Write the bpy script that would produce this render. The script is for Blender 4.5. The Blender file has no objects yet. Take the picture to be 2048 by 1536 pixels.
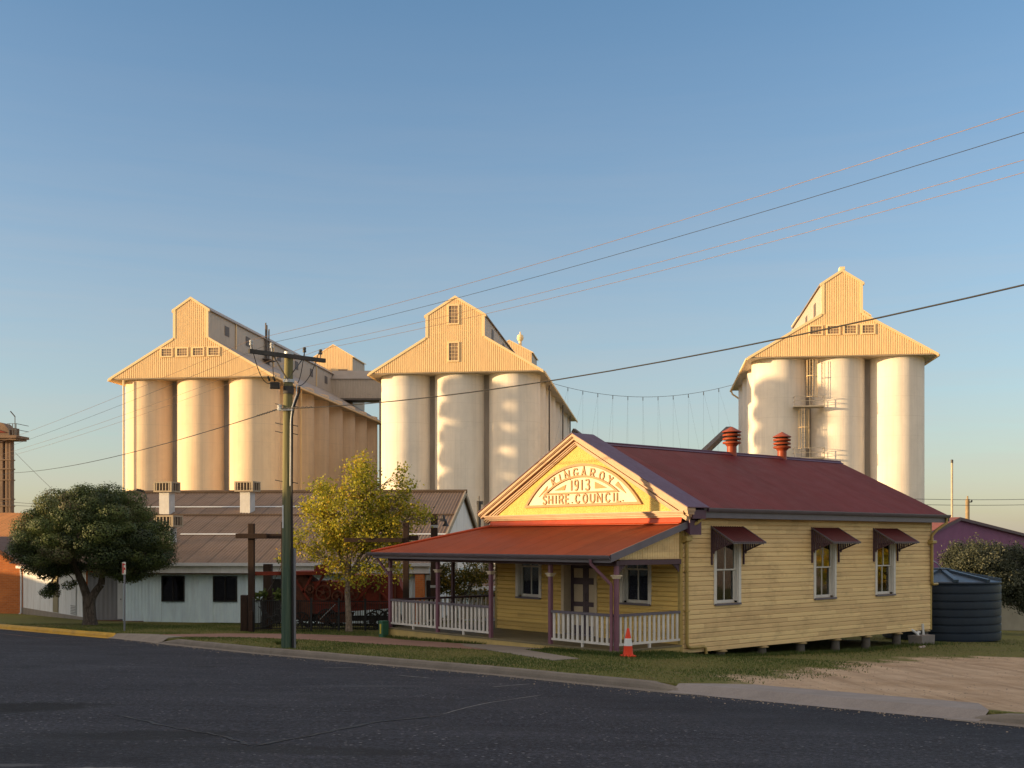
import bpy, math, random
import numpy as np
from mathutils import Vector
random.seed(7)
rng = np.random.default_rng(7)
rad = math.radians
SC = bpy.context.scene
COL = SC.collection

# ------------------------------------------------------------------ surveyed frame
EYE = 2.85                                   # eye height above the verandah deck (z = 0)
F, CX, CY = 2238.0, 1024.0, 1082.0           # photograph's focal length and horizon, in pixels

def at(x, y, Y):
    """world point seen at photo pixel (x, y) when it stands Y metres ahead"""
    return Vector(((x - CX) / F * Y, Y, EYE - (y - CY) / F * Y))

def hz(y, Y):
    return EYE - (y - CY) / F * Y

KX, KY = 4.62, 30.71                         # right front corner of the council building
RX, RY = .648, -.762                         # along its front, towards the right
VX, VY = .762, .648                          # along its side, towards the back

def loc(X, Y):
    return ((X - KX) * RX + (Y - KY) * RY, (X - KX) * VX + (Y - KY) * VY)

def wld(x, y):
    return (KX + RX * x + VX * y, KY + RY * x + VY * y)

def gz(X, Y):
    """height of the natural ground: one gently falling plane that levels out far away"""
    Yc = min(Y, 58 + 12 * math.tanh((Y - 58) / 12)) if Y > 58 else Y
    Yc = max(Yc, -25)
    Xc = max(-60, min(60, X))
    z = 1.207 - .0174 * Xc - .0433 * Yc
    x, y = loc(X, Y)                        # the yard is worn a little lower along the hall's side wall
    if -6 < x < 6 and -2 < y < 14:
        t = max(0.0, min(1.0, (y + 1.2) / 2.2)) * max(0.0, min(1.0, (12.5 - y) / 5))
        z -= .15 * t * t * (3 - 2 * t) * math.exp(-(x / (2.2 if x > 0 else 5)) ** 2)
    return z

# ------------------------------------------------------------------ mesh builder
class MB:
    def __init__(s):
        s.v, s.f, s.s = [], [], []

    def add(s, vs, fs, smooth=False):
        o = len(s.v)
        s.v += [tuple(v) for v in vs]
        s.f += [tuple(i + o for i in f) for f in fs]
        s.s += [smooth] * len(fs)
        return s

    def box(s, x0, x1, y0, y1, z0, z1):
        v = [(x0, y0, z0), (x1, y0, z0), (x1, y1, z0), (x0, y1, z0), (x0, y0, z1), (x1, y0, z1), (x1, y1, z1), (x0, y1, z1)]
        return s.add(v, [(3, 2, 1, 0), (4, 5, 6, 7), (0, 1, 5, 4), (1, 2, 6, 5), (2, 3, 7, 6), (3, 0, 4, 7)])

    def bbox(s, x0, x1, y0, y1, z0, z1, b=.01):
        """box with chamfered vertical and top edges"""
        pr = [(x0 + b, y0), (x1 - b, y0), (x1, y0 + b), (x1, y1 - b), (x1 - b, y1), (x0 + b, y1), (x0, y1 - b), (x0, y0 + b)]
        cx, cy = (x0 + x1) / 2, (y0 + y1) / 2
        top = [(cx + (x - cx) * (1 - 2 * b / (x1 - x0)), cy + (y - cy) * (1 - 2 * b / (y1 - y0))) for x, y in pr]
        v = [(x, y, z0) for x, y in pr] + [(x, y, z1 - b) for x, y in pr] + [(x, y, z1) for x, y in top]
        f = [tuple(range(7, -1, -1)), tuple(range(16, 24))]
        for k in (0, 8):
            f += [(k + i, k + (i + 1) % 8, k + 8 + (i + 1) % 8, k + 8 + i) for i in range(8)]
        return s.add(v, f)

    def beam(s, p, q, w, h, up=(0, 0, 1)):
        p, q, up = Vector(p), Vector(q), Vector(up)
        d = (q - p).normalized()
        a = d.cross(up)
        if a.length < 1e-4: a = d.cross(Vector((1, 0, 0)))
        a.normalize()
        b = a.cross(d).normalized()
        a, b = a * w / 2, b * h / 2
        v = [p - a - b, p + a - b, p + a + b, p - a + b, q - a - b, q + a - b, q + a + b, q - a + b]
        return s.add(v, [(3, 2, 1, 0), (4, 5, 6, 7), (0, 1, 5, 4), (1, 2, 6, 5), (2, 3, 7, 6), (3, 0, 4, 7)])

    def prism(s, poly, vec):
        n = len(poly)
        vec = Vector(vec)
        a = [Vector(p) for p in poly]
        v = a + [p + vec for p in a]
        f = [tuple(range(n - 1, -1, -1)), tuple(range(n, 2 * n))]
        f += [(i, (i + 1) % n, n + (i + 1) % n, n + i) for i in range(n)]
        return s.add(v, f)

    def poly(s, pts):
        return s.add(pts, [tuple(range(len(pts)))])

    def tube(s, pts, r, n=8, caps=True, smooth=True):
        pts = [Vector(p) for p in pts]
        rs = r if isinstance(r, (list, tuple)) else [r] * len(pts)
        vs, fs = [], []
        ref = None
        for i, p in enumerate(pts):
            d = (pts[min(i + 1, len(pts) - 1)] - pts[max(i - 1, 0)]).normalized()
            if ref is None:
                ref = d.cross(Vector((0, 0, 1)))
                if ref.length < 1e-3: ref = Vector((1, 0, 0))
            a = (ref - d * ref.dot(d)).normalized()
            ref = a
            b = d.cross(a)
            for k in range(n):
                t = 2 * math.pi * k / n
                vs.append(p + (a * math.cos(t) + b * math.sin(t)) * rs[i])
        for i in range(len(pts) - 1):
            for k in range(n):
                fs.append((i * n + k, i * n + (k + 1) % n, (i + 1) * n + (k + 1) % n, (i + 1) * n + k))
        s.add(vs, fs, smooth)
        if caps:
            m = len(pts) - 1
            s.add(vs[:n], [tuple(range(n - 1, -1, -1))])
            s.add(vs[m * n:], [tuple(range(n))])
        return s

    def lathe(s, prof, n=24, c=(0, 0, 0), smooth=True, a0=0.0, a1=2 * math.pi, flat=()):
        """prof = [(r, z)]; adjoining profile segments do not share vertices, so rings stay crisp"""
        full = abs(a1 - a0 - 2 * math.pi) < 1e-6
        m = n if full else n + 1
        for i in range(len(prof) - 1):
            vs = []
            for r, z in prof[i:i + 2]:
                for k in range(m):
                    t = a0 + (a1 - a0) * k / n
                    vs.append((c[0] + r * math.cos(t), c[1] + r * math.sin(t), c[2] + z))
            fs = [(k, (k + 1) % m, m + (k + 1) % m, m + k) for k in range(n)]
            s.add(vs, fs, smooth)
        return s

    def corr(s, o, A, B, N, La, b0, b1, pitch, amp, seg=4, rib=False, brk=()):
        """corrugated sheet: o + a*A + b*B, waves along A, b from b0(a) to b1(a)"""
        o, A, B, N = Vector(o), Vector(A), Vector(B), Vector(N)
        n = max(2, int(round(La / pitch * (seg if not rib else 12))))
        ks = sorted(set([La * i / n for i in range(n + 1)] + [x for x in brk if 0 < x < La]))
        vs = []
        for a in ks:
            ph = a / pitch % 1.0
            if rib:
                h = amp if ph < .62 else (0 if .70 < ph < .92 else amp * .5)
            else:
                h = amp * math.sin(2 * math.pi * ph)
            q0, q1 = b0(a), b1(a)
            vs += [o + A * a + B * q0 + N * h, o + A * a + B * q1 + N * h]
        fs = [(2 * i, 2 * i + 2, 2 * i + 3, 2 * i + 1) for i in range(len(ks) - 1)]
        return s.add(vs, fs, not rib)

    def build(s, name, m, parent=None):
        me = bpy.data.meshes.new(name)
        me.from_pydata(s.v, [], s.f)
        if any(s.s): me.polygons.foreach_set('use_smooth', s.s)
        me.materials.append(m)
        me.update()
        o = bpy.data.objects.new(name, me)
        COL.objects.link(o)
        if parent is not None: o.parent = parent
        return o

def tag(o, label=None, cat=None, group=None, kind=None):
    if label: o['label'] = label
    if cat: o['category'] = cat
    if group: o['group'] = group
    if kind: o['kind'] = kind
    return o

def thing(name, label, cat, p=(0, 0, 0), rz=0.0, group=None):
    o = bpy.data.objects.new(name, None)
    COL.objects.link(o)
    o.empty_display_size = .2
    o.location = p
    o.rotation_euler = (0, 0, rz)
    return tag(o, label, cat, group)

def kids(o):
    return [c for c in bpy.data.objects if c.parent == o]

def dup(root, p, rz=None, label=None):
    r = root.copy(); COL.objects.link(r); r.location = p
    if rz is not None: r.rotation_euler = (0, 0, rz)
    if label: r['label'] = label
    for ch in kids(root):
        if ch == r: continue
        c = ch.copy(); COL.objects.link(c); c.parent = r
        for g in kids(ch):
            d = g.copy(); COL.objects.link(d); d.parent = c
    return r

def scatter(name, P, m, parent=None, tone=None):
    """P: (N,4,3) array of quads -> one mesh with a per-face 'tone' attribute"""
    P = np.asarray(P, dtype=np.float32)
    n = len(P)
    me = bpy.data.meshes.new(name)
    me.vertices.add(n * 4)
    me.vertices.foreach_set('co', P.reshape(-1))
    me.loops.add(n * 4)
    me.loops.foreach_set('vertex_index', np.arange(n * 4, dtype=np.int32))
    me.polygons.add(n)
    me.polygons.foreach_set('loop_start', np.arange(0, n * 4, 4, dtype=np.int32))
    if tone is not None:
        at_ = me.attributes.new('tone', 'FLOAT', 'FACE')
        at_.data.foreach_set('value', np.asarray(tone, dtype=np.float32))
    me.materials.append(m)
    me.update(calc_edges=True)
    o = bpy.data.objects.new(name, me)
    COL.objects.link(o)
    if parent is not None: o.parent = parent
    return o

# ------------------------------------------------------------------ materials
def lin(r, g, b):
    f = lambda c: (c / 255 / 12.92) if c / 255 < .04045 else ((c / 255 + .055) / 1.055) ** 2.4
    return (f(r), f(g), f(b))

class NT:
    def __init__(s, name):
        s.m = bpy.data.materials.new(name)
        s.m.use_nodes = True
        s.t = s.m.node_tree
        s.t.nodes.clear()
        s.out = s.n('ShaderNodeOutputMaterial')
        s.tc = s.n('ShaderNodeTexCoord')

    def n(s, k, **kw):
        nd = s.t.nodes.new(k)
        for a, b in kw.items(): setattr(nd, a, b)
        return nd

    def l(s, a, b): s.t.links.new(a, b)

    def mapped(s, sc=(1, 1, 1), rot=(0, 0, 0), src='Object'):
        mp = s.n('ShaderNodeMapping')
        mp.inputs['Scale'].default_value = sc
        mp.inputs['Rotation'].default_value = rot
        s.l(s.tc.outputs[src], mp.inputs['Vector'])
        return mp.outputs[0]

    def noise(s, scale, detail=4, rough=.55, sc=(1, 1, 1), vec=None, dist=0):
        nz = s.n('ShaderNodeTexNoise')
        nz.inputs['Scale'].default_value = scale
        nz.inputs['Detail'].default_value = detail
        nz.inputs['Roughness'].default_value = rough
        nz.inputs['Distortion'].default_value = dist
        s.l(vec if vec is not None else s.mapped(sc), nz.inputs['Vector'])
        return nz.outputs['Fac']

    def ramp(s, fac, stops):
        r = s.n('ShaderNodeValToRGB')
        el = r.color_ramp.elements
        while len(el) < len(stops): el.new(.5)
        for e, (p, c) in zip(el, stops):
            e.position = p
            e.color = (*c, 1) if len(c) == 3 else c
        s.l(fac, r.inputs[0])
        return r.outputs[0]

    def mix(s, fac, a, b, mode='MIX'):
        mx = s.n('ShaderNodeMix', data_type='RGBA', blend_type=mode)
        for k, v in ((0, fac), (6, a), (7, b)):
            if hasattr(v, 'is_linked') or isinstance(v, bpy.types.NodeSocket): s.l(v, mx.inputs[k])
            elif k == 0: mx.inputs[0].default_value = v
            else: mx.inputs[k].default_value = (*v, 1)
        return mx.outputs[2]

    def math(s, op, a, b=None, clamp=False):
        m = s.n('ShaderNodeMath', operation=op)
        m.use_clamp = clamp
        for i, v in enumerate((a, b)):
            if v is None: continue
            if isinstance(v, bpy.types.NodeSocket): s.l(v, m.inputs[i])
            else: m.inputs[i].default_value = v
        return m.outputs[0]

    def bump(s, h, strength=.3, dist=.02):
        b = s.n('ShaderNodeBump')
        b.inputs['Strength'].default_value = strength
        b.inputs['Distance'].default_value = dist
        s.l(h, b.inputs['Height'])
        return b.outputs[0]

    def bsdf(s, col, rough=.6, metal=0, spec=.3, normal=None):
        p = s.n('ShaderNodeBsdfPrincipled')
        for k, v in (('Base Color', col), ('Roughness', rough), ('Metallic', metal), ('Specular IOR Level', spec)):
            if isinstance(v, bpy.types.NodeSocket): s.l(v, p.inputs[k])
            else: p.inputs[k].default_value = (*v, 1) if k == 'Base Color' else v
        if normal is not None: s.l(normal, p.inputs['Normal'])
        s.l(p.outputs[0], s.out.inputs[0])
        return p

def k3(c, f): return tuple(min(.95, x * f) for x in c)

def paint(name, c, rough=.5, var=.14, scale=2.5, bump=.12, bscale=60, metal=0, spec=.3, dirt=None, sc=(1, 1, 1)):
    t = NT(name)
    a = t.noise(scale, 5, .6, sc)
    col = t.ramp(a, [(.25, k3(c, 1 - var)), (.75, k3(c, 1 + var))])
    if dirt:
        d = t.noise(scale * .7, 6, .7, (1, 1, .35))
        col = t.mix(t.math('MULTIPLY', t.ramp(d, [(.5, (0, 0, 0)), (.78, (1, 1, 1))]), dirt[1]), col, dirt[0])
    nm = t.bump(t.noise(bscale, 4), bump, .01) if bump else None
    rr = t.math('ADD', t.math('MULTIPLY', t.noise(scale * 3, 3), .24), rough - .12)
    t.bsdf(col, rr, metal, spec, nm)
    return t.m

M = {}
WHITE = (.72, .70, .66)
M['trim_white'] = paint('trim_white', (.66, .62, .56), .5, .1, dirt=((.30, .26, .20), .35))
M['trim_cream'] = paint('trim_cream', (.58, .47, .33), .5, .1, dirt=((.25, .19, .12), .35))
M['grey_purple'] = paint('grey_purple', (.130, .112, .135), .38, .12, spec=.4, dirt=((.09, .075, .07), .4))
M['mauve'] = paint('mauve', (.19, .085, .115), .45, .14, dirt=((.12, .07, .07), .4))
M['dark_purple'] = paint('dark_purple', (.085, .045, .055), .45, .14)
M['door_purple'] = paint('door_purple', (.075, .05, .065), .4, .12)
M['fret'] = paint('fret', (.085, .05, .065), .55, .14)
M['pipe_yellow'] = paint('pipe_yellow', (.42, .30, .10), .4, .12, dirt=((.20, .13, .06), .4))
M['deck'] = paint('deck', (.19, .155, .085), .65, .2, 3, .2, 40, sc=(.3, 1, 1), dirt=((.12, .10, .07), .5))
M['deck_fascia'] = paint('deck_fascia', (.50, .36, .13), .6, .14, dirt=((.22, .16, .08), .4))
M['concrete_stump'] = paint('concrete_stump', (.115, .10, .085), .85, .25, 6, .4, 50)
M['ant_cap'] = paint('ant_cap', (.34, .25, .12), .5, .15)
M['sign_cream'] = paint('sign_cream', (.72, .62, .46), .6, .06, bscale=30)
M['sign_tan'] = paint('sign_tan', (.42, .235, .10), .5, .1)
M['cornice'] = paint('cornice', (.50, .33, .20), .5, .1, dirt=((.30, .18, .10), .35))
M['rain_white'] = paint('rain_white', (.62, .63, .63), .45, .08)
M['black_iron'] = paint('black_iron', (.012, .012, .013), .45, .2, spec=.4)
M['rust_timber'] = paint('rust_timber', (.036, .019, .012), .8, .35, 4, .5, 40, sc=(4, 4, .5))
M['rust_red'] = paint('rust_red', (.20, .034, .018), .75, .35, 4, .4, 40, dirt=((.045, .018, .012), .6))
M['rust_brown'] = paint('rust_brown', (.13, .048, .028), .8, .35, 5, .4, 40)
M['iron_dark'] = paint('iron_dark', (.03, .022, .02), .7, .3)
M['galv'] = paint('galv', (.42, .43, .44), .4, .12, metal=.5)
M['porcelain'] = paint('porcelain', (.5, .5, .48), .25, .06, bump=0)
M['hardware'] = paint('hardware', (.09, .085, .08), .5, .2, metal=.4)
M['crossarm'] = paint('crossarm', (.065, .06, .055), .85, .3, 4, .4, 40)
M['cable_black'] = paint('cable_black', (.015, .014, .014), .5, .1, bump=0)
M['cable_copper'] = paint('cable_copper', (.20, .13, .085), .4, .1, bump=0, metal=.4)
M['cone_orange'] = paint('cone_orange', (.75, .055, .015), .45, .08, bump=0)
M['cone_white'] = paint('cone_white', (.68, .68, .68), .4, .06, bump=0)
M['box_green'] = paint('box_green', (.035, .12, .07), .5, .12)
M['sign_yellow'] = paint('sign_yellow', (.55, .42, .04), .5, .08)
M['steel_post'] = paint('steel_post', (.20, .21, .24), .4, .12, metal=.3)
M['street_sign_white'] = paint('street_sign_white', (.7, .68, .6), .4, .05, bump=0)
M['street_sign_red'] = paint('street_sign_red', (.5, .02, .02), .4, .05, bump=0)
M['tank'] = paint('tank', (.008, .018, .038), .42, .15, 2, .06, 30, spec=.45, dirt=((.03, .035, .045), .35))
M['tank_lid'] = paint('tank_lid', (.05, .075, .11), .4, .15, 2, .05, 30, spec=.45)
M['purple_wall'] = paint('purple_wall', (.20, .075, .145), .7, .14, 1.2)
M['cream_wall'] = paint('cream_wall', (.36, .33, .26), .75, .12, 1.2, dirt=((.2, .18, .14), .4))
M['bluish_roof'] = paint('bluish_roof', (.33, .38, .45), .4, .12)
M['grey_wall'] = paint('grey_wall', (.30, .31, .33), .7, .15, 1.5)
M['dark_glass_frame'] = paint('dark_glass_frame', (.02, .018, .018), .5, .1, bump=0)
M['interior'] = paint('interior', (.02, .018, .016), .9, .2, bump=0)
M['curtain'] = paint('curtain', (.022, .017, .014), .9, .3, 6, bump=0, sc=(6, 6, .3))
M['blind'] = paint('blind', (.72, .68, .55), .7, .08, bump=0)
M['litter'] = paint('litter', (.5, .42, .4), .5, .2)
M['duct_white'] = paint('duct_white', (.55, .54, .52), .5, .12, dirt=((.3, .26, .2), .4))
M['cooler'] = paint('cooler', (.36, .29, .20), .6, .12, dirt=((.2, .15, .1), .4))
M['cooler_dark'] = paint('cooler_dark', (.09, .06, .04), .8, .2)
M['plinth'] = paint('plinth', (.26, .22, .18), .85, .2, 2)
M['tan_panel'] = paint('tan_panel', (.26, .22, .13), .7, .12)
M['tower_steel'] = paint('tower_steel', (.20, .13, .085), .65, .3, 1.5, dirt=((.10, .06, .04), .6), sc=(1, 1, .3))
M['vent_red'] = paint('vent_red', (.30, .055, .018), .45, .2, 3, dirt=((.16, .04, .02), .4))
M['lamp_black'] = paint('lamp_black', (.02, .02, .022), .4, .1)
M['far_pole'] = paint('far_pole', (.30, .22, .13), .85, .25, 2)
M['guy_steel'] = paint('guy_steel', (.10, .10, .105), .5, .1, bump=0)

def glass(name, tint=(.75, .8, .8), rough=.02):
    t = NT(name)
    tr = t.n('ShaderNodeBsdfTransparent'); tr.inputs[0].default_value = (*tint, 1)
    gl = t.n('ShaderNodeBsdfGlossy'); gl.inputs[0].default_value = (1, 1, 1, 1); gl.inputs['Roughness'].default_value = rough
    fr = t.n('ShaderNodeFresnel'); fr.inputs[0].default_value = 1.55
    t.l(t.bump(t.noise(2.5, 2), .06, .02), gl.inputs['Normal'])
    mx = t.n('ShaderNodeMixShader')
    t.l(t.math('MINIMUM', t.math('MULTIPLY', fr.outputs[0], 1.6), 1.0), mx.inputs[0])
    t.l(tr.outputs[0], mx.inputs[1]); t.l(gl.outputs[0], mx.inputs[2])
    t.l(mx.outputs[0], t.out.inputs[0])
    return t.m
M['glass'] = glass('window_glass')
M['glass_dark'] = glass('dark_window_glass', (.25, .27, .28))

def boards(name, c, axis='y', pitch=.132, dirt=.75):
    """painted weatherboards: each board its own tone, grain along the board, grime and faded patches"""
    t = NT(name)
    sep = t.n('ShaderNodeSeparateXYZ'); t.l(t.tc.outputs['Object'], sep.inputs[0])
    bi = t.math('FLOOR', t.math('DIVIDE', t.math('ADD', sep.outputs[2], 10.0), pitch))
    seg = t.math('FLOOR', t.math('DIVIDE', t.math('ADD', sep.outputs[0 if axis == 'x' else 1], t.math('MULTIPLY', bi, 1.37)), 3.9))
    cmb = t.n('ShaderNodeCombineXYZ'); t.l(bi, cmb.inputs[0]); t.l(seg, cmb.inputs[1])
    wn = t.n('ShaderNodeTexWhiteNoise', noise_dimensions='2D'); t.l(cmb.outputs[0], wn.inputs['Vector'])
    sc = (.25, 2, 9) if axis == 'x' else (2, .25, 9)
    g = t.noise(1.6, 6, .65, sc)
    col = t.ramp(g, [(.25, k3(c, .86)), (.75, k3(c, 1.13))])
    col = t.mix(.3, col, t.ramp(wn.outputs['Value'], [(0, k3(c, .5)), (1, k3(c, 1.4))]))
    p = t.noise(1.1, 6, .7, (1, 1, 2.2))
    col = t.mix(t.math('MULTIPLY', t.ramp(p, [(.50, (0, 0, 0)), (.72, (1, 1, 1))]), dirt), col, k3(c, .62))
    h = t.noise(9, 5, .6, sc)
    t.bsdf(col, .62, 0, .25, t.bump(h, .25, .01))
    return t.m
CLAP = (.80, .55, .265)
M['clap_side'] = boards('clap_side', CLAP, 'y')
M['clap_front'] = boards('clap_front', (.74, .49, .15), 'x', dirt=.3)

def roughcast():
    t = NT('roughcast_yellow')
    c = (.70, .50, .15)
    v = t.n('ShaderNodeTexVoronoi'); v.inputs['Scale'].default_value = 28; t.l(t.mapped(), v.inputs['Vector'])
    h = t.math('ADD', v.outputs['Distance'], t.noise(55, 3))
    col = t.ramp(t.noise(4, 5, .65), [(.3, k3(c, .88)), (.72, k3(c, 1.1))])
    t.bsdf(col, .8, 0, .2, t.bump(h, .7, .03))
    return t.m
M['roughcast'] = roughcast()

def roof(name, c, along='x', sheet=.76, rust=.3, rustc=(.12, .04, .02), rough=.5, lap=None, seam=.03):
    """corrugated iron: waves are real; the material adds sheet-to-sheet tone, fading and lap lines"""
    t = NT(name)
    sep = t.n('ShaderNodeSeparateXYZ'); t.l(t.tc.outputs['Object'], sep.inputs[0])
    u = sep.outputs[0 if along == 'x' else 1]
    si = t.math('FLOOR', t.math('DIVIDE', u, sheet))
    cmb = t.n('ShaderNodeCombineXYZ'); t.l(si, cmb.inputs[0])
    if lap:
        li = t.math('FLOOR', t.math('DIVIDE', sep.outputs[1 if along == 'x' else 0], lap)); t.l(li, cmb.inputs[1])
    wn = t.n('ShaderNodeTexWhiteNoise', noise_dimensions='2D'); t.l(cmb.outputs[0], wn.inputs['Vector'])
    col = t.ramp(wn.outputs['Value'], [(0, k3(c, .84)), (1, k3(c, 1.16))])
    sc = (3, .4, .4) if along == 'x' else (.4, 3, .4)
    col = t.mix(.5, col, t.ramp(t.noise(1.3, 6, .7, sc), [(.25, k3(c, .78)), (.75, k3(c, 1.22))]))
    ru = t.noise(.9, 7, .75, (1, 1, 1))
    col = t.mix(t.math('MULTIPLY', t.ramp(ru, [(.46, (0, 0, 0)), (.7, (1, 1, 1))]), rust), col, rustc)
    fr = t.math('FRACT', t.math('DIVIDE', u, sheet))
    line = t.math('LESS_THAN', fr, seam)
    col = t.mix(t.math('MULTIPLY', line, .55), col, k3(c, .45))
    if lap:
        fr2 = t.math('FRACT', t.math('DIVIDE', sep.outputs[1 if along == 'x' else 0], lap))
        col = t.mix(t.math('MULTIPLY', t.math('LESS_THAN', fr2, .022), .6), col, k3(c, .4))
    rr = t.math('ADD', t.math('MULTIPLY', t.noise(2, 4), .3), rough - .15)
    t.bsdf(col, rr, 0, .22, t.bump(t.noise(5, 4), .08, .02))
    return t.m
RED = (.135, .022, .024)
M['roof_red'] = roof('roof_red', RED, 'y', rust=.35, rustc=(.11, .03, .025))
M['roof_red_front'] = roof('roof_red_front', (.31, .058, .018), 'x', rust=.35, rustc=(.13, .03, .02))
M['flash_red'] = paint('flash_red', (.46, .062, .014), .4, .15, 2)
M['parapet_cap'] = paint('parapet_cap', (.105, .045, .075), .4, .15, 1.5, dirt=((.07, .03, .05), .4))
M['awning_red'] = roof('awning_red', (.085, .018, .018), 'y', rust=.2)
M['shed_roof'] = roof('shed_roof', (.225, .15, .10), 'x', 1.05, .45, (.13, .08, .055), .6, lap=1.6, seam=.09)
M['orange_roof'] = roof('orange_roof', (.72, .30, .09), 'x', .85, .4, (.55, .20, .06), .6, lap=3)
M['wing_roof'] = roof('wing_roof', (.13, .085, .07), 'x', .85, .4, (.08, .05, .04), .6)
M['purple_roof'] = roof('purple_roof', (.26, .08, .05), 'x', .85, .4)

def corr_paint(name, c, dirtc, amt=.35):
    t = NT(name)
    col = t.ramp(t.noise(1.2, 6, .65, (3, 3, .5)), [(.25, k3(c, .86)), (.75, k3(c, 1.1))])
    z = t.noise(.8, 6, .7, (2.5, 2.5, .5))
    col = t.mix(t.math('MULTIPLY', t.ramp(z, [(.5, (0, 0, 0)), (.75, (1, 1, 1))]), amt), col, dirtc)
    t.bsdf(col, .45, 0, .3, t.bump(t.noise(4, 3), .06, .02))
    return t.m
M['corr_white'] = corr_paint('corr_white', (.68, .83, .95), (.32, .30, .27))
M['corr_warm'] = corr_paint('corr_warm', (.74, .74, .73), (.40, .34, .26), .5)
M['corr_grey'] = corr_paint('corr_grey', (.22, .22, .23), (.14, .12, .10))
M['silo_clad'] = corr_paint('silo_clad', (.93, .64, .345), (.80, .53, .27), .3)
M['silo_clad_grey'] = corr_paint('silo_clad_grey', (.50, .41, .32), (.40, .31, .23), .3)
M['silo_trim'] = paint('silo_trim', (.93, .67, .37), .5, .06, .6, bump=0)
M['silo_roof'] = paint('silo_roof', (.33, .28, .24), .5, .12, .5, bump=0)
M['silo_window'] = paint('silo_window', (.26, .17, .10), .35, .45, 2.5, bump=0, spec=.5)
M['silo_steel'] = paint('silo_steel', (.30, .27, .23), .5, .15, bump=0)
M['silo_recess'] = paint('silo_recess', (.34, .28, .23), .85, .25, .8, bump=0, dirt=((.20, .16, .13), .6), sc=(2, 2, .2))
M['silo_dark'] = paint('silo_dark', (.14, .115, .10), .6, .15, bump=0)

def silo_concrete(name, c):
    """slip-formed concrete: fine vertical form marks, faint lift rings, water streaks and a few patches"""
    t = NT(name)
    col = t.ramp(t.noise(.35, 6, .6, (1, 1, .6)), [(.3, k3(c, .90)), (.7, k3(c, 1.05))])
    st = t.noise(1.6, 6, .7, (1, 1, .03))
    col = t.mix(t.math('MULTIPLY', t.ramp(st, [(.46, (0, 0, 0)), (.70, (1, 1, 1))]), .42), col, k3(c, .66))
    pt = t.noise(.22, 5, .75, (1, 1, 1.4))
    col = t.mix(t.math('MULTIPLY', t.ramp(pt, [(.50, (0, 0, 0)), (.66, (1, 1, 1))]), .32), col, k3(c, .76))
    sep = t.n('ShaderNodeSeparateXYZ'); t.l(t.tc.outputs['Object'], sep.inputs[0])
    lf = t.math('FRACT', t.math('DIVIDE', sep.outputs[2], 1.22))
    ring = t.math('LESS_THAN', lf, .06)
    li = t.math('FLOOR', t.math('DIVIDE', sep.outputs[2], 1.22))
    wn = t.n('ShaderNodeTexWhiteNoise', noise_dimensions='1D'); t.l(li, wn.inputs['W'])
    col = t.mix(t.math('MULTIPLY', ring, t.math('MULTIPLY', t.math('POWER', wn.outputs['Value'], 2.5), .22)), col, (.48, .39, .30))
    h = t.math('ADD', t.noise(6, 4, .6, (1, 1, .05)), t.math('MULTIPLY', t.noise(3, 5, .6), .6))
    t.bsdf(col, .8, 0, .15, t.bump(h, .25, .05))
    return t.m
M['silo_concrete'] = silo_concrete('silo_concrete_warm', (.94, .69, .465))  # left block's warm bounce light is put into this base colour
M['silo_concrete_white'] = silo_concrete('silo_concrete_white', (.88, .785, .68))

def brick():
    t = NT('orange_brick')
    b = t.n('ShaderNodeTexBrick')
    b.inputs['Color1'].default_value = (.60, .185, .045, 1); b.inputs['Color2'].default_value = (.46, .13, .036, 1)
    b.inputs['Mortar'].default_value = (.48, .25, .12, 1)
    b.inputs['Scale'].default_value = 1; b.inputs['Mortar Size'].default_value = .008
    b.inputs['Brick Width'].default_value = .24; b.inputs['Row Height'].default_value = .086
    sep = t.n('ShaderNodeSeparateXYZ'); t.l(t.tc.outputs['Object'], sep.inputs[0])
    cmb = t.n('ShaderNodeCombineXYZ'); t.l(sep.outputs[0], cmb.inputs[0]); t.l(sep.outputs[2], cmb.inputs[1])
    t.l(cmb.outputs[0], b.inputs['Vector'])
    col = t.mix(.25, b.outputs['Color'], t.ramp(t.noise(2, 5), [(.3, (.32, .09, .035)), (.7, (.66, .24, .08))]))
    t.bsdf(col, .85, 0, .2, t.bump(b.outputs['Fac'], -.4, .01))
    return t.m
M['brick'] = brick()

def bark(name, c1, c2, sc=(6, 6, 1.2), scale=3):
    t = NT(name)
    a = t.noise(scale, 7, .7, sc, dist=.6)
    t.bsdf(t.ramp(a, [(.3, c1), (.68, c2)]), .9, 0, .15, t.bump(a, .8, .05))
    return t.m
M['bark_dark'] = bark('bark_dark', (.03, .022, .018), (.20, .16, .13))
M['bark_pale'] = bark('bark_pale', (.12, .085, .06), (.38, .30, .23), (5, 5, 3))
M['bark_grey'] = bark('bark_grey', (.04, .033, .026), (.14, .12, .10))

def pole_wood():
    """weathered timber: sunlit yellow put into the grey above, still green with preservative towards the foot"""
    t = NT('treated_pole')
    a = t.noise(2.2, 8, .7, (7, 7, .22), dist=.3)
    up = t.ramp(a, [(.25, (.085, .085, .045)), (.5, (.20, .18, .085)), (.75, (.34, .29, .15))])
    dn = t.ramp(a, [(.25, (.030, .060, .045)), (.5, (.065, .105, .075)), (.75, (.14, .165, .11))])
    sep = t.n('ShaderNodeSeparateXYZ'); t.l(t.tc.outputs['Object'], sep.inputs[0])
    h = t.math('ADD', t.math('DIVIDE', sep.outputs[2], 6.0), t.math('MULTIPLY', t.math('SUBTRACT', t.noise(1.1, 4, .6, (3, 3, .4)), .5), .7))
    col = t.mix(t.ramp(h, [(.25, (0, 0, 0)), (.75, (1, 1, 1))]), dn, up)  # sunlit yellow of the upper pole is mixed into the colour by height
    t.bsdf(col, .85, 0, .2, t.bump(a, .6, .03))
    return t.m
M['pole_wood'] = pole_wood()

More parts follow.
